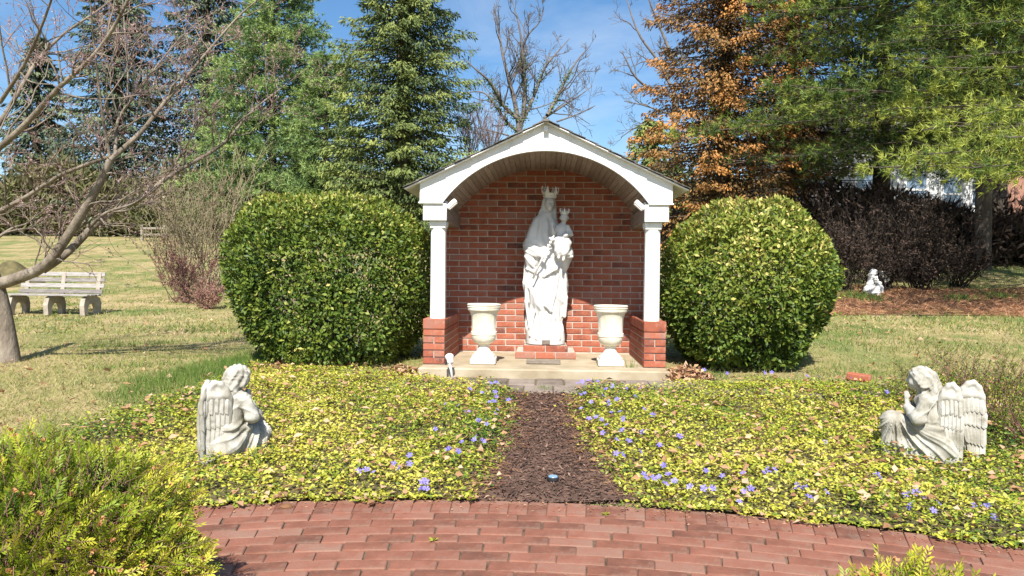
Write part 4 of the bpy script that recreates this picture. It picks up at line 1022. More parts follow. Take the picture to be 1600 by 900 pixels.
# ------------------------------------------------------------------ evergreens
def spruce(name, label, px, Yd, h, R, nb, per, m, droop=.35, tint0=.5, group=None, sl=.34, sw=.085, bare=.06, top=.0, prof=.85, cat='tree', gs=1.3, gthr=-.75, gt=.18):
    b = at(px, 400, Yd); z0 = float(hh(b.x, Yd)); t = thing(name, label, cat, (b.x, Yd, z0), 0, group)
    tr = (np.array([[b.x, Yd, z0-.2], [b.x, Yd, z0+h*.5], [b.x, Yd, z0+h]]), np.array([.02*h+.05, .012*h+.02, .02]))
    V, Q = tubes([tr], 8); npo('trunk', V, Q, M['darkbark'], t, smooth=True)
    br, P, D, T_ = [], [], [], []
    for i in range(nb):
        u = (i+rng.random())/nb; u = bare+(1-bare)*u; L = R*(1-u)**prof*rng.uniform(.72, 1.12)+.25; az = i*2.399+rng.normal()*.25
        s_ = np.linspace(0, 1, 6); hz = s_*L; vz = -droop*L*s_**1.3+.22*droop*L*s_**4*2+ (.10 if u > .8 else 0)*L*s_
        dirv = np.array([math.cos(az), math.sin(az)]); side = np.array([-dirv[1], dirv[0]])
        C = np.stack([b.x+dirv[0]*hz, Yd+dirv[1]*hz, z0+u*h+vz], 1); br.append((C, np.linspace(.035, .008, 6)))
        n = int(per*(.3+.7*L/R)); q = rng.random(n)**.75; w = .30*L*(1-q*.75)*np.sin(np.minimum(1, q*2.5)*PI/2)
        lat = rng.uniform(-1, 1, n)*w; cx = np.interp(q, s_, hz); cz = np.interp(q, s_, vz)
        pos = np.stack([b.x+dirv[0]*cx+side[0]*lat, Yd+dirv[1]*cx+side[1]*lat, z0+u*h+cz-.18*np.abs(lat)+rng.normal(size=n)*.05-.10*rng.random(n)**2*L/2], 1)
        d = np.stack([dirv[0]*.55+side[0]*np.sign(lat)*.45, dirv[1]*.55+side[1]*np.sign(lat)*.45, np.full(n, -.55)], 1)+rng.normal(size=(n, 3))*.28
        P.append(pos); D.append(d); T_.append(np.clip(tint0+.22*rng.normal()+rng.normal(size=n)*.14+.25*(q-.5), 0, 1))
    V, Q = tubes(br, 4); npo('branches', V, Q, M['darkbark'], t, kind='stuff')
    P = np.concatenate(P); D = np.concatenate(D); T_ = np.concatenate(T_); g_ = cnoise(P, gs, 5)+.6*cnoise(P, gs*2.7, 9); kp = (g_+rng.normal(size=len(P))*.22 > gthr) & ~((P[:, 1] > Yd+.45*R) & (rng.random(len(P)) < .6)); P, D, T_, g_ = P[kp], D[kp], T_[kp], g_[kp]; T_ = np.clip(T_+gt*g_, 0, 1); n = len(P)
    V, Q = blades(P, D, rng.normal(size=(n, 3))*.5+np.array([0, -.3, 1.0]), sl*rng.uniform(.6, 1.3, n), sw*rng.uniform(.7, 1.3, n), .15, .4)
    npo('crown', V, Q, m, t, np.repeat(T_, 4), kind='stuff'); return t
def pine(name, label, px, Yd, h, R, nb, per, m, nn=8, nl=.13, nw=.012, z_lo=.25, tint0=.5, group=None, lean=0, sweep=None, tr_r=.3, prof=.6, flat=.10, extra=(), rise=.12, gs=1.1, gthr=-.75):
    b = at(px, 400, Yd); z0 = float(hh(b.x, Yd)); t = thing(name, label, 'tree', (b.x, Yd, z0), 0, group); z0 = float(z0)
    tr = (np.array([[b.x, Yd, z0-.2], [b.x+lean*.5, Yd, z0+h*.5], [b.x+lean, Yd, z0+h]]), np.array([tr_r, tr_r*.65, .04]))
    V, Q = tubes([tr], 10); npo('trunk', V, Q, M['darkbark'], t, smooth=True)
    br, P, D, T_ = [], [], [], []
    for i in range(nb+len(extra)):
        u = z_lo+(1-z_lo)*((min(i, nb-1)+rng.random())/nb); az = i*2.399+rng.normal()*.3
        L = R*((1-u)/(1-z_lo))**prof*rng.uniform(.65, 1.1)+.4
        if sweep is not None: L *= sweep(az)
        s_ = np.linspace(0, 1, 7); dirv = np.array([math.cos(az), math.sin(az)]); side = np.array([-dirv[1], dirv[0]])
        vz = L*(rise*s_ - (rise+.13)*s_**2*.9+.08*s_**4)+ (.35*L*s_ if u > .75 else 0); cx0 = b.x+lean*u
        C = np.stack([cx0+dirv[0]*s_*L, Yd+dirv[1]*s_*L, z0+u*h+vz], 1)
        if i >= nb:     # a bough traced to a given tip
            e_ = np.array(extra[i-nb]); a_ = np.array([b.x, Yd, e_[2]+.5]); C = a_+(e_-a_)*s_[:, None]+np.array([0, 0, .5])*(s_*(1-s_))[:, None]; hv = (e_-a_)[:2]; L = float(np.hypot(*hv)); dirv = hv/L; side = np.array([-dirv[1], dirv[0]])
        br.append((C, np.linspace(.030, .007, 7)))
        ns = int(3+L*2.2); tb_ = rng.normal()*.16 if i < nb else .16
        for k in range(ns):            # side branchlets that carry the tufts
            q = .22+.78*(k+rng.random())/ns; sd = (1 if k % 2 else -1); l2 = (.15+.34*L*(1.05-q))*rng.uniform(.7, 1.2)
            c = np.array([np.interp(q, s_, C[:, j]) for j in range(3)]); dd = unit(np.array([dirv[0]*.75+side[0]*sd*.7, dirv[1]*.75+side[1]*sd*.7, .08+rng.normal()*.12]))
            e = c+dd*l2; mid = (c+e)/2+np.array([0, 0, -.03*l2]); br.append((np.array([c, mid, e]), np.array([.014, .010, .005])))
            n = int(per*(.35+.65*l2/(.34*R+.15)))+2; tt = np.clip(np.round(rng.random(n)**.6*3)/3+rng.normal(size=n)*.07, 0, 1.08)
            pos = c+(e-c)*tt[:, None]+rng.normal(size=(n, 3))*np.array([flat, flat, flat*.7])*(.3+.7*l2)-np.array([0, 0, 1.])*(rng.random(n)**2*.16)[:, None]
            dv = dd[None]+rng.normal(size=(n, 3))*.25+np.array([0, 0, .15])
            tone = np.clip(tint0+tb_+rng.normal()*.10+.45*(tt-.5)+rng.normal(size=n)*.08+.1*(q-.5), 0, 1); P.append(pos); D.append(dv); T_.append(tone)  # crown shade put into the tint: inner tufts darker, tips lighter
    V, Q = tubes(br, 4); npo('branches', V, Q, M['darkbark'], t, kind='stuff')
    P = np.concatenate(P); D = unit(np.concatenate(D)); T_ = np.concatenate(T_); g_ = cnoise(P, gs, 3)+.5*cnoise(P, gs*2.6, 8); kp = (g_+rng.normal(size=len(P))*.2 > gthr) & ~((P[:, 0] > .72*P[:, 1]+1) & (rng.random(len(P)) < .65)) & ~((P[:, 1] > Yd+.4*R) & (rng.random(len(P)) < .5)); P, D, T_, g_ = P[kp], D[kp], T_[kp], g_[kp]; T_ = np.clip(T_+.24*g_, 0, 1); n = len(P)
    Pn = np.repeat(P, nn, 0); Dn = unit(np.repeat(D, nn, 0)*.75+rdir(n*nn)*.8)
    V, Q = spikes(Pn, Dn, nl*rng.uniform(.7, 1.2, n*nn), nw); npo('crown', V, Q, m, t, np.repeat(np.repeat(T_, nn), 3), kind='stuff'); return t
spruce('spruce_tree', 'tall green spruce with drooping boughs just left of the shrine roof', 628, 33, 21, 3.9, 440, 270, M['spruce'], .30, .52, sl=.22, sw=.075, prof=.50)
spruce('spruce_tree', 'dark tall spruce at the far left behind the bare tree', 185, 44, 20, 4.6, 250, 160, M['darkspruce'], .22, .5, sl=.34, sw=.12, prof=.7)
spruce('spruce_tree', 'dark tall spruce partly hidden behind the blue green pine', 322, 48, 24, 5.0, 260, 160, M['darkspruce'], .22, .5, sl=.34, sw=.12, prof=.6)
spruce('spruce_tree', 'dark spruce at the left edge of the photo, dimmer than the others', 60, 50, 14, 4.2, 140, 110, M['darkspruce'], .2, .4, sl=.45, sw=.16)
pine('pine_tree', 'full blue green pine left of the tall spruce', 425, 36, 15.2, 4.6, 260, 13, M['farpine'], 8, .21, .05, .06, .55, prof=.60, tr_r=.25, flat=.22)
pine('pine_tree', 'lower green pine standing between the blue green pine and the tall spruce', 508, 34, 9.0, 3.0, 120, 9, M['farpine'], 8, .21, .05, .08, .6, prof=.7, tr_r=.2, flat=.2)
spruce('evergreen_tree', 'short yellow green evergreen peeking over the right roof slope', 1015, 40, 6.4, 2.4, 120, 90, M['spruce'], .1, .75, sl=.3, sw=.12, prof=.5)
# rusty cedar
spruce('cedar_tree', 'tall cedar with rust orange foliage right of the shrine roof', 1128, 25, 13.5, 3.1, 330, 290, M['cedar'], .10, .47, sl=.15, sw=.065, prof=.30, bare=.02, gs=2.0, gthr=-.45, gt=.36)
spruce('cedar_tree', 'second darker rusty cedar hidden deeper between the orange one and the pines', 1232, 27, 12.5, 3.0, 240, 130, M['cedar'], .12, .30, sl=.16, sw=.06, prof=.30, bare=.05)
# white pines on the right
pine('white_pine', 'large white pine with long sunlit boughs at the upper right', 1535, 19.5, 14, 7.2, 170, 30, M['pine'], 8, .155, .021, .20, .36, prof=.35, tr_r=.22)
pine('white_pine', 'white pine behind the large one, its bare lower trunk beside the white house', 1375, 26, 15, 6.6, 130, 17, M['pine'], 7, .20, .032, .20, .26, prof=.4, tr_r=.33)
pine('white_pine', 'white pine whose boughs enter from the right edge of the photo', 1790, 14.5, 11, 6.0, 100, 28, M['pine'], 9, .13, .015, .30, .46, prof=.4, tr_r=.28, extra=[tuple(at(*q)) for q in ((1375, 262, 11), (1455, 240, 10.5), (1520, 262, 10), (1450, 200, 11.5), (1580, 215, 10.5), (1600, 270, 10.5), (1545, 170, 11))])
pine('white_pine', 'tall dark pine far back between the house and the right edge', 1560, 33, 17, 6.0, 130, 11, M['pine'], 7, .26, .05, .22, .34, prof=.4, tr_r=.33)

# ------------------------------------------------------------------ broadleaf shrubs
def lumps(D, s, seed, amp): return 1+amp*cnoise(D, s, seed)+amp*.5*cnoise(D, s*2.3, seed+3)
def round_shrub(name, label, c, r, n, seed, m='holly', ll=.058, tint0=.42, group=None, pw=2.5, twigs=60, topgold=.25, base_z=None, cut=(0, 0), amp=.06):
    c = np.array(c, float); r = np.array(r, float); z0 = float(hh(c[0], c[1])) if base_z is None else base_z
    t = thing(name, label, 'shrub', (c[0], c[1], z0), 0, group)
    D = rdir(n); D = D[~((D[:, 1] > .5) & (rng.random(n) < .7))]; n = len(D); k = (np.abs(D[:, 0])**pw+np.abs(D[:, 1])**pw+np.abs(D[:, 2])**pw)**(-1/pw)
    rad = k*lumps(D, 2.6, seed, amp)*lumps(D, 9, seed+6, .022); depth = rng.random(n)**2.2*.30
    P = c+D*rad[:, None]*r*(1-depth)[:, None]; lw = np.clip((c[2]+.1*r[2]-P[:, 2])/r[2], 0, 1)**1.2; P[:, 0] = c[0]+(P[:, 0]-c[0])*(1-np.where(P[:, 0] < c[0], cut[0], cut[1])*lw); keep = P[:, 2] > z0+.03; P, D, depth = P[keep], D[keep], depth[keep]; n = len(P)
    cl = cnoise(P, 5.5, seed)*.5+cnoise(P, 13, seed+1)*.5; gap = cl*1.15+rng.random(n)*.85 > .10; P, D, depth, cl = P[gap], D[gap], depth[gap], cl[gap]; n = len(P)
    Dv = unit(D*.55+rdir(n)*.85+np.array([0, 0, .25])); Nn = unit(D*.8+rdir(n)*.55+np.array([0, 0, .4]))
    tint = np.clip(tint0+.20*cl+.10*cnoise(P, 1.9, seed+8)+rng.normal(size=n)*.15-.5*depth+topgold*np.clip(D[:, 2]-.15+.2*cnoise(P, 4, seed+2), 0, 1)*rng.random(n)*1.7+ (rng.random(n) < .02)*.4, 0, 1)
    V, Q = blades(P, Dv, Nn, ll*rng.uniform(.6, 1.25, n), ll*.50*rng.uniform(.8, 1.2, n), .18, .5)
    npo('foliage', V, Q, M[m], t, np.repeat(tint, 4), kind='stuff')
    st = []
    for q in range(twigs):
        d = unit(rng.normal(size=3)*np.array([1, 1, .5])+np.array([0, 0, .6])); e = c+d*r*rng.uniform(.6, .84); b_ = np.array([c[0]+rng.normal()*.12, c[1]+rng.normal()*.12, z0])
        st.append((np.array([b_, b_*.6+e*.4+rng.normal(size=3)*.05+np.array([0, 0, .1]), e]), np.array([.018, .010, .004])))
    V, Q = tubes(st, 5); npo('stems', V, Q, M['bark'], t)
    # sprigs poking out of the outline
    sp_ = []; Pl, Dl = [], []
    for q in range(int(n/260)):
        d = unit(rng.normal(size=3)+np.array([0, -.2, .7])); b_ = c+d*r*.96*(abs(d)**pw).sum()**(-1/pw); e = b_+unit(d+np.array([0, 0, .6]))*rng.uniform(.05, .14)*r[2]
        if b_[2] < z0+.3: continue
        sp_.append((np.array([b_, e]), np.array([.004, .002])))
        for w in range(9): f_ = rng.random(); Pl.append(b_+(e-b_)*f_); Dl.append(unit(e-b_)*.5+rng.normal(size=3)*.6)
    V, Q = tubes(sp_, 3); npo('sprigs', V, Q, M['bark'], t, kind='stuff')
    Pl, Dl = np.array(Pl), np.array(Dl); V, Q = blades(Pl, Dl, rdir(len(Pl)), ll, ll*.4, .2); npo('sprig_leaves', V, Q, M[m], t, np.repeat(np.clip(tint0+.2+rng.normal(size=len(Pl))*.2, 0, 1), 4), kind='stuff')
    return t
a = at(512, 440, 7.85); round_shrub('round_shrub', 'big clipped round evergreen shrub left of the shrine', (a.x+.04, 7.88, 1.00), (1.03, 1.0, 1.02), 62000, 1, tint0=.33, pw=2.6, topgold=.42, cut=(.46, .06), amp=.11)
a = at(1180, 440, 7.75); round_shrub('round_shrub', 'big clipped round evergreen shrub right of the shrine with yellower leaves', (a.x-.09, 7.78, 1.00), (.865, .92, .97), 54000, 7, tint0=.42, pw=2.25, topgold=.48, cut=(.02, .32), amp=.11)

# ------------------------------------------------------------------ yews in the foreground
def yew(name, label, c, r, n, seed):
    c = np.array(c, float); r = np.array(r, float); z0 = float(hh(c[0], c[1])); t = thing(name, label, 'shrub', (c[0], c[1], z0), 0, 'yew shrubs in the foreground')
    D = rdir(n); D = D[(D[:, 2] > -.45) & (D[:, 1] < .75)]; n = len(D); rad = lumps(D, 2.6, seed, .10)*lumps(D, 7, seed+4, .07); depth = rng.random(n)**1.3*.38
    P = c+D*(rad*(1-depth))[:, None]*r; keep = P[:, 2] > z0+.02; P, D, depth = P[keep], D[keep], depth[keep]; n = len(P)
    G = unit(D*.95+rdir(n)*.60+np.array([.0, 0, .12])); L = rng.uniform(.04, .085, n); e = P+G*L[:, None]
    S = unit(np.cross(G, rdir(n))); U = np.cross(S, G)
    st = [(np.array([P[i]-G[i]*.03, e[i]]), np.array([.0016, .0009])) for i in range(n)]; V, Q = tubes(st, 3); npo('twigs', V, Q, M['redtwig'], t, np.full(len(V), .7), kind='stuff')
    k = 14; tt = (np.arange(k)//2+.6)/(k/2); sg = np.where(np.arange(k) % 2, 1, -1)
    Pn = P[:, None]+G[:, None]*(L[:, None]*tt)[..., None]
    Dn = G[:, None]*(.45+.5*tt)[None, :, None]+S[:, None]*sg[None, :, None]*(1.05-.55*tt)[None, :, None]+U[:, None]*.35*rng.random((n, k, 1))+rng.normal(size=(n, k, 3))*.12
    N_ = np.repeat(U[:, None], k, 1); tone = np.clip(.48+.16*cnoise(P, 9, seed)+rng.normal(size=n)*.12-.9*depth, 0, 1)  # needles deeper in the shrub toned darker, painting its interior shade
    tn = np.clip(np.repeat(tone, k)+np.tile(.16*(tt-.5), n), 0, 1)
    V, Q = blades(Pn.reshape(-1, 3), Dn.reshape(-1, 3), N_.reshape(-1, 3), .022*rng.uniform(.7, 1.2, n*k), .0058, .1, .55)
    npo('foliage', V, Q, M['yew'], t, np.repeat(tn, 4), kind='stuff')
    s_ = rng.random(n) < .11; s_ &= depth < .12; Pb = np.repeat(e[s_], 7, 0); V, Q = blades(Pb, np.repeat(G[s_], 7, 0)+rdir(len(Pb))*.8, rdir(len(Pb)), .014, .010, .3)
    npo('young_tips', V, Q, M['yewtip'], t, np.repeat(rng.random(len(Pb)), 4), kind='stuff')
    lim = []
    for q in range(50):
        d = unit(rng.normal(size=3)+np.array([0, 0, .5])); b_ = np.array([c[0], c[1], z0]); q2 = c+d*r*.85; lim.append((np.array([b_, (b_+q2)/2+rng.normal(size=3)*.03, q2]), np.array([.014, .009, .003])))
    V, Q = tubes(lim, 5); npo('stems', V, Q, M['darkbark'], t)
    return t
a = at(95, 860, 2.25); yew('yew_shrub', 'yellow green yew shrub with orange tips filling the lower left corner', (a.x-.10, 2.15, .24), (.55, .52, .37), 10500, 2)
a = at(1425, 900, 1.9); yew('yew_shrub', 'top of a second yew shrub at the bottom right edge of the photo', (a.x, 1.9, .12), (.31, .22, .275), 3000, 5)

# ------------------------------------------------------------------ planting beds
def poly(px): return [(p.x, p.y) for p in (gat(*q) for q in px)]
polyL = poly([(742, 783), (765, 740), (790, 690), (803, 645), (797, 610), (700, 603), (640, 592), (560, 590), (480, 582), (440, 560), (400, 575), (330, 603), (250, 630), (180, 655), (100, 688), (0, 715)])+[(-3.6, 3.2), (-3.0, 2.2), (-.4, 3.0)]
polyR = poly([(1000, 785), (950, 740), (920, 700), (897, 650), (893, 613), (1000, 610), (1150, 604), (1260, 600), (1400, 614), (1430, 600), (1500, 590), (1600, 600)])+[(4.6, 5.9), (4.8, 1.5), (2.4, 2.0), (.5, 3.2)]
def arcr(x, y): return np.hypot(x-BC[0], y-BC[1])
def patch(name, test, x0, x1, y0, y1, st_, dz, m):
    X, Y = np.meshgrid(np.arange(x0, x1, st_), np.arange(y0, y1, st_)); n = X.shape[1]
    j, i = np.meshgrid(np.arange(X.shape[0]-1), np.arange(n-1), indexing='ij'); ok = test(X[:-1, :-1]+st_/2, Y[:-1, :-1]+st_/2)
    b0 = (j*n+i)[ok]; F_ = np.stack([b0, b0+1, b0+n+1, b0+n], -1); Z = hh(X, Y, True)+dz
    u_, inv = np.unique(F_, return_inverse=True); V = np.stack([X.ravel(), Y.ravel(), Z.ravel()], -1)[u_]
    return npo(name, V, inv.reshape(-1, 4), m, kind='structure')
def tst(pl_): return lambda x, y: inpoly(x, y, pl_) & (arcr(x, y) > BR+.015)
patch('left_bed_soil', tst(polyL), -5, .5, 2.0, 7, .03, .008, M['bed_soil'])
patch('right_bed_soil', tst(polyR), -.2, 5, 1.5, 7, .03, .008, M['bed_soil'])
def scat(pl_, dens, x0, x1, y0, y1, edge=.05):
    n = int((x1-x0)*(y1-y0)*dens); x = rng.uniform(x0, x1, n); y = rng.uniform(y0, y1, n)
    jx, jy = rng.normal(size=(2, n))*edge
    ok = inpoly(x+jx, y+jy, pl_) & (arcr(x, y) > BR-.045+.03*np.sin(x*9)+.02*np.sin(x*23))
    return x[ok], y[ok]
def cover(name, label, pl_, ext, side, seed):
    x, y = scat(pl_, 6200, *ext); z0 = hh(x, y, True); n = len(x); P0 = np.stack([x, y, z0*0], -1)
    mound = .055+.040*cnoise(P0, 3.1, seed)+.022*cnoise(P0, 9, seed)
    gap = cnoise(P0, 16, seed+5)+.8*cnoise(P0, 37, seed+2)+rng.normal(size=n)*.6 > -.85
    edge = np.minimum(1, np.maximum(0, (arcr(x, y)-BR-.01)/.12)); pe = np.abs(x-(pl(y) if side < 0 else pr(y))); edge = np.minimum(edge, np.clip(pe/.18, .15, 1))
    h_ = np.maximum(.012, mound*edge)*np.sqrt(rng.random(n))*1.2+.008; P = np.stack([x, y, z0+h_], -1)[gap]; n = len(P)
    D = rdir(n)*np.array([1, 1, .35])+np.array([0, 0, .12]); N_ = rng.normal(size=(n, 3))*.55+np.array([0, -.15, 1.0])
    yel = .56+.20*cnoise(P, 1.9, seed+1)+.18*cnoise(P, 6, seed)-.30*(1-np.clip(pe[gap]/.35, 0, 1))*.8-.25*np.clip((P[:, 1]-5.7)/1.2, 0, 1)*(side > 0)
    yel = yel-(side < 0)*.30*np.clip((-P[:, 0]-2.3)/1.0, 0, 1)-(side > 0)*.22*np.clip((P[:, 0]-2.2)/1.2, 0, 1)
    tint = np.clip(yel+rng.normal(size=n)*.20, 0, 1); deep = (P[:, 2]-hh(P[:, 0], P[:, 1])) < .02
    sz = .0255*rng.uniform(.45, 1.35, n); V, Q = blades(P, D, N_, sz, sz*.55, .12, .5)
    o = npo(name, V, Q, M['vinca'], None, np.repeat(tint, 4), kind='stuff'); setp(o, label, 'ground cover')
    k = int(n*.030); idx = rng.integers(0, n, k); Pd = P[idx]+np.array([0, 0, .01]); V, Q = blades(Pd, rdir(k)*np.array([1, 1, .2]), rng.normal(size=(k, 3))*.4+np.array([0, 0, 1]), rng.uniform(.03, .075, k), rng.uniform(.02, .045, k), .25, .45)
    return o, (Pd, V, Q, k)
cl, dl = cover('ground_cover', 'yellow green periwinkle ground cover filling the bed left of the mulch path', polyL, (-5, .5, 2.0, 7), -1, 3)
cr_, dr = cover('ground_cover', 'yellow green periwinkle ground cover filling the bed right of the mulch path', polyR, (-.2, 5, 1.5, 7), 1, 9)
for (Pd, V, Q, k), lab in ((dl, 'dry brown leaves scattered over the left ground cover'), (dr, 'dry brown leaves scattered over the right ground cover')):
    setp(npo('dead_leaves', V, Q, M['dead'], None, np.repeat(rng.random(k), 4), kind='stuff'), lab, 'leaves')
# flowers
b = bmesh.new(); c0 = b.verts.new((0, 0, -.004))
for i in range(5):
    a = 2*PI*i/5; pts = [(.007, a-.42, .0), (.0155, a-.40, .003), (.0185, a+.02, .002), (.014, a+.42, .004), (.007, a+.42, .0)]
    vs = [b.verts.new((r*math.cos(q), r*math.sin(q), z)) for r, q, z in pts]; b.faces.new([c0]+vs)
FL = bpy.data.meshes.new('flower'); b.to_mesh(FL); b.free(); FL.materials.append(M['petal'])
def s3(l): return [(600+x/2.648, 560+y/2.648) for x, y in l]
def s4(l): return [(1000+x/2.647, 560+y/2.647) for x, y in l]
fL = s3([(440,130),(460,128),(470,130),(355,155),(405,172),(460,170),(465,190),(455,210),(435,215),(515,205),(255,222),(305,228),(335,258),(350,255),(460,262),(468,245),(390,293),(425,310),(212,332),(380,365),(372,380),(322,388),(410,385),(265,420),(307,428),(105,448),(40,485),(105,485),(62,507),(175,570),(150,575),(160,560)])+[(560,755),(572,752),(583,757),(622,750),(660,775),(665,772)]
fR = s3([(800,132),(820,125),(845,120),(860,128),(885,125),(812,180),(830,175),(857,213),(905,185),(918,157),(945,140),(965,200),(960,205),(925,210),(935,225),(920,230),(815,243),(847,287),(877,280),(900,290),(940,260),(975,255),(990,285),(985,292),(1040,192),(1005,155),(1060,155),(920,312),(985,335),(905,350),(960,370),(962,380),(1012,382),(1070,345),(1135,395),(1140,402),(1225,365),(1220,410),(960,438),(987,445),(1060,430),(1158,490),(945,150),(1110,270),(1075,245)])
fR += s4([(15,530),(25,545),(55,545),(78,540),(105,570),(116,528),(142,557),(205,583),(263,590),(300,592),(428,605),(458,588),(410,648),(272,515),(340,535),(425,525),(530,510),(555,510),(510,520),(97,492),(650,575),(650,588),(680,587),(698,628),(770,608),(764,390),(938,545),(978,530),(990,540),(1098,612),(1117,672),(1180,633),(1165,605),(1140,605),(1232,652),(1212,686),(1380,668),(1440,665),(1430,670),(1465,725),(1460,715),(515,85),(545,85),(690,100),(740,103),(870,107),(360,88),(265,72),(210,75),(180,75),(160,365),(80,400),(55,270),(15,348),(235,398),(890,605),(1020,170)])
def flower(px, py, lab, lift=.085):
    p = gat(px, py+4); p2 = at(px, py, p.y-.02)
    z = float(hh(p2.x, p2.y))+lift
    o = link('periwinkle_flower', FL, None, (p2.x, p2.y, z), (random.uniform(.3, 1.1), random.uniform(-.4, .4), random.uniform(-1.5, 1.5))); k = random.uniform(.85, 1.25)*1.05; o.scale = (k, k, k)
    setp(o, lab, 'flower', 'violet periwinkle flowers')
def where(px, py, side):
    if side < 0: a = 'by the slabs' if py < 622 else 'above mid bed' if py < 660 else 'in mid bed' if py < 725 else 'by the brick walk'; b = 'beside the mulch path' if px > 745 else 'left of the path' if px > 640 else 'furthest left'
    else:
        a = 'by the slabs' if py < 622 else 'above mid bed' if py < 665 else 'in mid bed' if py < 735 else 'near the walk' if py < 775 else 'by the brick walk'
        b = 'beside the mulch path' if px < 945 else 'just right of the path' if px < 1000 else 'right of the path' if px < 1100 else 'left of bed centre' if px < 1180 else 'at bed centre' if px < 1300 else 'below the right angel' if px < 1480 else 'furthest right'
    return 'violet periwinkle flower in the %s bed, %s, %s' % ('left' if side < 0 else 'right', a, b)
for q in fL: flower(*q, where(*q, -1))
for q in fR: flower(*q, where(*q, 1))
for q in s4([(835, 738), (930, 735)]): flower(*q, 'violet flower fallen on the brick walk' if q[0] < 1330 else 'violet flower growing out over the brick walk edge', .015)

# mulch chips on the path
n = 9500; y = rng.uniform(3.72, 6.05, n); x = rng.uniform(pl(y)-.12, pr(y)+.12); z = np.where(arcr(x, y) < BR+.06, .004, hh(x, y)+.010)
ok = (arcr(x, y) > BR-.01) | (rng.random(n) < .06); x, y, z = x[ok], y[ok], z[ok]; n = len(x)
P = np.stack([x, y, z+rng.random(n)*.010], -1); V, Q = blades(P, rdir(n)*np.array([1, 1, .25]), rng.normal(size=(n, 3))*.4+np.array([0, 0, 1]), rng.uniform(.012, .045, n), rng.uniform(.005, .013, n), .1)
setp(npo('bark_chips', V, Q, M['chip'], None, np.repeat(np.clip(.35+rng.normal(size=n)*.25, 0, 1), 4), kind='stuff'), 'brown shredded bark chips covering the path to the shrine', 'mulch')
# pine needles on the path edges
n = 1500; y = rng.uniform(3.7, 6.0, n); s_ = rng.integers(0, 2, n); x = np.where(s_ == 0, pl(y), pr(y))+rng.normal(size=n)*.09; ok = arcr(x, y) > BR-.02; x, y = x[ok], y[ok]; n = len(x)
V, Q = spikes(np.stack([x, y, np.where(arcr(x, y) < BR+.05, .006, hh(x, y)+.024)], -1), rdir(n)*np.array([1, 1, .12]), .09, .0025)
setp(npo('fallen_needles', V, Q, M['needle_litter'], None, np.repeat(rng.random(n), 3), kind='stuff'), 'rust coloured fallen pine needles along both edges of the mulch path', 'needles')
def leafpile(lab, c, r, h_, n, sz=.07):
    a = rng.random(n)*2*PI; q = np.sqrt(rng.random(n)); x = c[0]+q*np.cos(a)*r[0]; y = c[1]+q*np.sin(a)*r[1]; z = hh(x, y)+.02+h_*(1-q**2)*rng.random(n)
    P = np.stack([x, y, z], -1); Vs, Qs, T_, off = [], [], [], 0
    for k in range(3):
        D = rdir(n)*np.array([1, 1, .6]); L = sz*rng.uniform(.5, 1.1, n); V, Q = blades(P+rdir(n)*sz*.1, D, rdir(n)+np.array([0, 0, .8]), L, L*.55, .35, .45); Vs.append(V); Qs.append(Q+off); off += len(V); T_.append(np.repeat(rng.random(n), 4))
    setp(npo('leaf_pile', np.concatenate(Vs), np.concatenate(Qs), M['dead'], None, np.concatenate(T_), kind='stuff'), lab, 'leaves')
a = at(636, 583, 6.75); leafpile('pile of curled brown oak leaves against the left brick pier', (a.x-.03, 6.75), (.20, .14), .07, 150)
a = at(1068, 583, 6.75); leafpile('pile of curled brown oak leaves against the right brick pier', (a.x+.03, 6.75), (.24, .16), .10, 220)
a = gat(440, 575); leafpile('thin drift of brown leaves under the left end of the left round shrub', (a.x+.2, a.y), (.55, .28), .02, 120, .06)
def tuft(lab, p, n, h_, w_, r_, tone=.28):
    P = np.stack([p.x+rng.normal(size=n)*r_, p.y+rng.normal(size=n)*r_, np.zeros(n)], -1); P[:, 2] = hh(P[:, 0], P[:, 1]); D = rng.normal(size=(n, 3))*np.array([.28, .28, 0])+np.array([0, 0, 1])
    V, Q = spikes(P, D, h_*rng.uniform(.6, 1.1, n), w_); setp(npo('grass_tuft', V, Q, M['grass'], None, np.repeat(np.clip(tone+rng.normal(size=n)*.1, 0, 1), 3), kind='stuff'), lab, 'grass')
tuft('tuft of tall green grass blades at the foot of the right brick pier', gat(985, 588), 60, .19, .006, .03)
tuft('small green grass tuft on the slab path near the left urn', gat(752, 607), 16, .09, .005, .02)
tuft('bright green bulb leaves beside the knee of the left angel', gat(412, 722), 90, .12, .007, .05, .2)
tuft('bright green bulb leaves before the wing tips of the left angel', gat(352, 735), 40, .13, .007, .03, .2)
tuft('low green weed in the slab path at the head of the mulch path', gat(850, 611), 60, .05, .006, .04, .2)
for px, py, lab in ((945, 829, 'tiny weed growing between bricks right of the path light'), (677, 872, 'tiny weed growing between bricks at the bottom middle left'), (705, 805, 'tiny weed at the brick edge left of the path light')):
    p = gat(px, py); n = 12; V, Q = blades(np.tile([p.x, p.y, .002], (n, 1)), rdir(n)*np.array([1, 1, .3])+np.array([0, 0, .3]), rdir(n)+np.array([0, 0, 1]), .028, .008, .1); setp(npo('weed', V, Q, M['vinca'], None, np.full(4*n, .45), kind='stuff'), lab, 'weed')

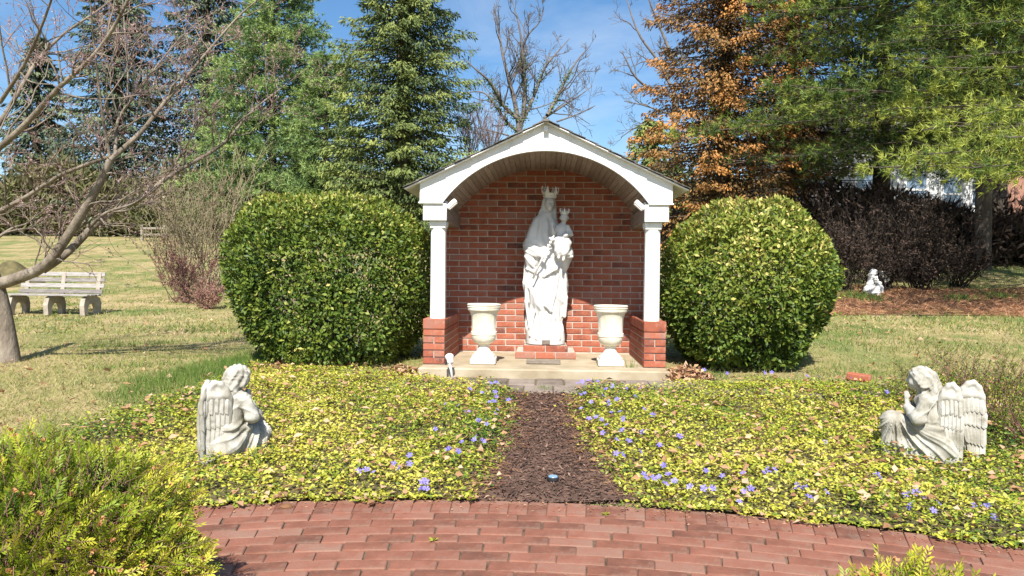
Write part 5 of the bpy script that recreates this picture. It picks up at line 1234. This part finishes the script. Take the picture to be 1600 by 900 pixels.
# ------------------------------------------------------------------ lawn blades
def notbed(x, y):
    ok = ~inpoly(x, y, polyL) & ~inpoly(x, y, polyR) & (arcr(x, y) > BR+.15)
    ok &= ~((x > -1.5) & (x < 3.2) & (y > 5.9) & (y < 6.75)) & ~((np.abs(x) < 1.25) & (y > 6.5) & (y < 8.5)) & ~((x > -1.0) & (x < .9) & (y < 6.2))
    return ok & ~((x > 3.4) & (y > 12.1+.3*np.sin(x*1.3)) & (y < 14.6))
def lawnblades(name, lab, n, y0, y1, L, Wd):
    y = y0*(y1/y0)**rng.random(n); x = rng.uniform(-.80, .74, n)*y; ok = notbed(x, y); x, y = x[ok], y[ok]; n = len(x); P = np.stack([x, y, hh(x, y)], -1)
    P0 = P*np.array([1, 1, 0]); g = cnoise(P0, 1.1, 2)*.6+cnoise(P0, 3.1, 4)*.5; keep = rng.random(n) < .75+.3*g; P, g = P[keep], g[keep]; n = len(P)
    D = rng.normal(size=(n, 3))*np.array([.7, .7, .1])+np.array([0, 0, .75]); V, Q = spikes(P, D, L*rng.uniform(.5, 1.2, n), Wd)
    setp(npo(name, V, Q, M['grass'], None, np.repeat(np.clip(.66-.30*g+rng.normal(size=n)*.17, 0, 1), 3), kind='stuff'), lab, 'grass')
lawnblades('lawn_grass', 'short straw and green lawn grass nearest the garden beds', 100000, 4.2, 10, .055, .006)
lawnblades('lawn_grass', 'sparser straw and green lawn grass stretching away to the trees', 45000, 10, 26, .07, .018)
# bright green longer grass between the left lawn and the left bed
lawnblades('lawn_grass', 'green lawn grass before the pine straw bed on the right', 10, 10.5, 11, .06, .01) if False else None
P_ = poly([(190, 640), (330, 600), (440, 562), (400, 556), (300, 575), (200, 600), (170, 625)]); x, y = scat(P_, 3800, -5, 0, 3.5, 8, .10); n = len(x)
V, Q = spikes(np.stack([x, y, hh(x, y)], -1), rng.normal(size=(n, 3))*np.array([.5, .5, .1])+np.array([0, 0, 1]), .10*rng.uniform(.5, 1.2, n), .005)
setp(npo('long_grass', V, Q, M['grass'], None, np.repeat(np.clip(.22+rng.normal(size=n)*.12, 0, 1), 3), kind='stuff'), 'fresh green longer grass along the back edge of the left bed', 'grass')

# ------------------------------------------------------------------ pine straw bed on the right
ysb = np.linspace(11.9, 15.2, 18); wob = .25*np.sin(np.linspace(0, 5, 18))
xsl = np.array([at(1285, 450, v).x for v in ysb])
strip('pine_straw_bed', ysb, xsl, np.full(18, 16.0), M['red_soil'], .012, 60)
n = 24000; x = rng.uniform(4.2, 13, n); y = rng.uniform(11.7, 15.4, n)+.3*np.sin(x*1.3); ok = x > np.interp(y, ysb, xsl)-.2; x, y = x[ok], y[ok]; n = len(x)
V, Q = spikes(np.stack([x, y, hh(x, y)+.02+rng.random(n)*.03], -1), rdir(n)*np.array([1, 1, .25]), .14, .010); setp(npo('pine_straw', V, Q, M['needle_litter'], None, np.repeat(rng.random(n), 3), kind='stuff'), 'rust orange fallen pine needles covering the bed under the right pines', 'pine straw')
for px, py, lab in ((1355, 470, 'green clump of bulb leaves left of the cherub statue'), (1335, 466, 'smaller green clump at the left end of the pine straw bed'), (1500, 470, 'green clump in the middle of the pine straw bed'), (1560, 466, 'green clump at the right end of the pine straw bed')):
    tuft(lab, gat(px, py), 220, .16, .016, .18, .2)

# ------------------------------------------------------------------ twiggy shrubs and thickets
def twiggy(name, label, base, n, L, spread, tm, lm=None, leaves=4, ls=.05, tone=.5, depth=2, r=.012, group=None, up=.12, tint=.5, rmin=.003, kids=(2, 5)):
    t = thing(name, label, 'shrub', tuple(base), 0, group); out = {}
    for q in range(n):
        b_ = np.array(base)+np.array([rng.normal()*L*.10, rng.normal()*L*.10, 0]); d = np.array([rng.normal()*spread, rng.normal()*spread, 1.0])
        limb(b_, d, L*rng.uniform(.6, 1.05), r, depth, out, 5, .16, up, .55, kids, .6, rmin)
    allp = [q for d_ in out for q in out[d_]]; V, Q = tubes(allp, 3); npo('stems', V, Q, M[tm], t, np.full(len(V), tint), kind='stuff')
    if lm:
        src = [q for d_ in out if d_ < depth for q in out[d_]]; P, D = [], []
        for p_, r_ in src:
            u = rng.random(leaves)*(len(p_)-1.001); i = u.astype(int); P.append(p_[i]+(p_[i+1]-p_[i])*(u-i)[:, None]); D.append(rng.normal(size=(leaves, 3)))
        P = np.concatenate(P); D = np.concatenate(D); m = len(P); V, Q = blades(P, D, rdir(m)+np.array([0, 0, .5]), ls*rng.uniform(.6, 1.2, m), ls*.5, .15)
        npo('leaves', V, Q, M[lm], t, np.repeat(np.clip(tone+rng.normal(size=m)*.18, 0, 1), 4), kind='stuff')
    return t
def gz(px, Yd, py=420): a = at(px, py, Yd); return Vector((a.x, Yd, float(hh(a.x, Yd))))
twiggy('barberry_shrub', 'sparse reddish stemmed shrub with tiny green leaves behind the right angel', gz(1545, 5.35), 30, .62, .75, 'redtwig', 'vinca', 7, .016, .18, 2, .004, rmin=.0013)
twiggy('barberry_shrub', 'low sparse shrub with tiny green leaves at the right edge behind the angel wings', gz(1620, 4.9), 24, .55, .7, 'redtwig', 'vinca', 7, .016, .22, 2, .004, rmin=.0013)
twiggy('barberry_shrub', 'low sparse twigs between the right angel and the loose brick', gz(1450, 5.7), 16, .45, .7, 'redtwig', 'vinca', 7, .016, .15, 2, .0035, rmin=.0013)
twiggy('tall_bush', 'tall bare stemmed bush of olive twigs behind the left round shrub', gz(318, 17), 46, 3.0, .33, 'tan', 'thicket', 4, .07, .62, 2, .016, tint=.75, rmin=.006)
twiggy('tall_bush', 'second tall twiggy bush just left of the first, more slender', gz(285, 18.5), 26, 2.4, .35, 'tan', 'thicket', 4, .07, .6, 2, .014, tint=.7, rmin=.006)
twiggy('red_bush', 'rounded reddish brown bush at the foot of the tall twiggy bush', gz(288, 15.8), 34, 1.15, .55, 'redtwig', 'redtwig', 9, .04, .35, 2, .010, tint=.2, rmin=.004)
twiggy('russet_bush', 'low russet dry perennial clump beside the left round shrub', gz(322, 14.6), 60, .55, .8, 'redtwig', 'redtwig', 8, .045, .75, 1, .006, tint=.8, rmin=.003)
for k, (px, Yd, L, lab) in enumerate(((1325, 14.6, 1.3, 'leftmost shade-darkened red leaved bush, nearest the right round shrub'), (1368, 16.0, 1.7, 'shade-darkened maroon bush rising behind the cherub statue'), (1415, 16.6, 1.7, 'shade-darkened maroon bush right of the stone tablet'), (1462, 17.0, 1.5, 'dark bush before the white house, left of the pine trunk'), (1500, 15.6, 1.0, 'low dark bush at the shaded end of the lawn'), (1440, 15.0, .9, 'low dark bush behind the middle of the pine straw bed'), (1385, 15.0, .9, 'low tangled bush directly behind the stone tablet'))):
    twiggy('maroon_bush', lab, gz(px, Yd), 30, L, .62, 'maroon', 'maroon', 5, .07, .35, 2, .014, 'dark bushes under the pines', tint=.1, rmin=.005)
def mass(name, lab, cat, x0, x1, y0, y1, h0, h1, n, m, sz, tone, seed, kind='stuff'):
    """a far thicket: leaves and upright twigs through an uneven volume"""
    x = rng.uniform(x0, x1, n); y = rng.uniform(y0, y1, n); P0 = np.stack([x, y*.6, x*0], -1); hgt = h0+(h1-h0)*(.5+.5*cnoise(P0, .55, seed))*(.8+.2*cnoise(P0, 2.4, seed)); z = hgt*rng.random(n)**.8
    P = np.stack([x, y, hh(x, y)+z], -1); k = cnoise(P, 1.6, seed)*.6+rng.random(n) > .05; P = P[k]; n = len(P)
    V, Q = blades(P, rdir(n)+np.array([0, 0, .7]), rdir(n), sz*rng.uniform(.5, 1.4, n), sz*.22, .1, .4)
    o = npo(name, V, Q, m, None, np.repeat(np.clip(tone+.2*cnoise(P, 1.1, seed+2)+rng.normal(size=n)*.14, 0, 1), 4), kind=kind); setp(o, lab, cat); return o
mass('thicket', 'brownish tangled thicket along the far end of the left lawn', 'thicket', -40, -9, 39.5, 43, 2.0, 6.2, 34000, M['thicket'], .55, .66, 3)
mass('thicket', 'olive green undergrowth below the conifers behind the left round shrub', 'thicket', -23, -3, 38, 43, 1.2, 3.6, 16000, M['thicket'], .5, .35, 6)
mass('thicket', 'dark undergrowth in the shade behind the pines on the right', 'thicket', 5, 26, 29, 33, .5, 2.2, 12000, M['maroon'], .5, .4, 8)
mass('thicket', 'thin tangled branches before the white house', 'thicket', 8, 16, 20, 24, .5, 3.3, 13000, M['maroon'], .35, .3, 12)
mass('wood', 'far hazy wood seen through the gaps between the trees', 'wood', -70, 60, 68, 80, 3, 7, 22000, M['thicket'], 2.0, .5, 13)
for k, (px, Yd, s_) in enumerate(((210, 43, 1.5), (175, 44, 1.2))):
    a = gz(px, Yd); round_shrub('evergreen_bush', ('bright green low bush in the shade under the far spruces', 'smaller bright green bush left of the other under the far spruces')[k], (a.x, Yd, a.z+s_*.7), (s_*1.2, s_, s_), 2600, 20+k, 'farpine', .22, .5, twigs=6, topgold=0)

# litter on the brick edge, clumps and leaves on the lawn
n = 900; a_ = rng.uniform(-.42, .62, n); r_ = BR+.01-np.abs(rng.normal(size=n))*.09; P = np.stack([BC[0]+r_*np.sin(a_), BC[1]+r_*np.cos(a_), np.full(n, .003)], -1)
V, Q = blades(P, rdir(n)*np.array([1, 1, .12]), rng.normal(size=(n, 3))*.3+np.array([0, 0, 1]), rng.uniform(.008, .028, n), rng.uniform(.003, .010, n), .1)
setp(npo('litter', V, Q, M['dead'], None, np.repeat(rng.random(n)*.8, 4), kind='stuff'), 'brown scraps of leaf and bark along the planted edge of the brick walk', 'litter')
n = 420; y = 4.5*(14/4.5)**rng.random(n); x = rng.uniform(-.8, .74, n)*y; ok = notbed(x, y); x, y = x[ok], y[ok]; n = len(x)
V, Q = blades(np.stack([x, y, hh(x, y)+.03], -1), rdir(n)*np.array([1, 1, .3]), rdir(n)+np.array([0, 0, 1]), rng.uniform(.04, .09, n), rng.uniform(.02, .05, n), .3)
setp(npo('fallen_leaves', V, Q, M['dead'], None, np.repeat(rng.random(n), 4), kind='stuff'), 'dry leaves scattered thinly over the lawn', 'leaves')
n = 75000; y = 4.4*(20/4.4)**rng.random(n); x = rng.uniform(-.8, .74, n)*y; ok = notbed(x, y); x, y = x[ok], y[ok]
P0 = np.stack([x, y, x*0], -1); g = cnoise(P0, 1.7, 21)+.6*cnoise(P0, 4.3, 22)+((y > 8.5)&(x > 2))*.75; ok = g > .5; x, y = x[ok], y[ok]; n = len(x)
V, Q = spikes(np.stack([x, y, hh(x, y)], -1), rng.normal(size=(n, 3))*np.array([.5, .5, .1])+np.array([0, 0, 1]), .075*rng.uniform(.5, 1.3, n)*np.sqrt(y/8), .006*np.sqrt(y/5))
setp(npo('clover_patches', V, Q, M['grass'], None, np.repeat(np.clip(.2+rng.normal(size=n)*.12, 0, 1), 3), kind='stuff'), 'greener patches of taller grass in the straw coloured lawn', 'grass')
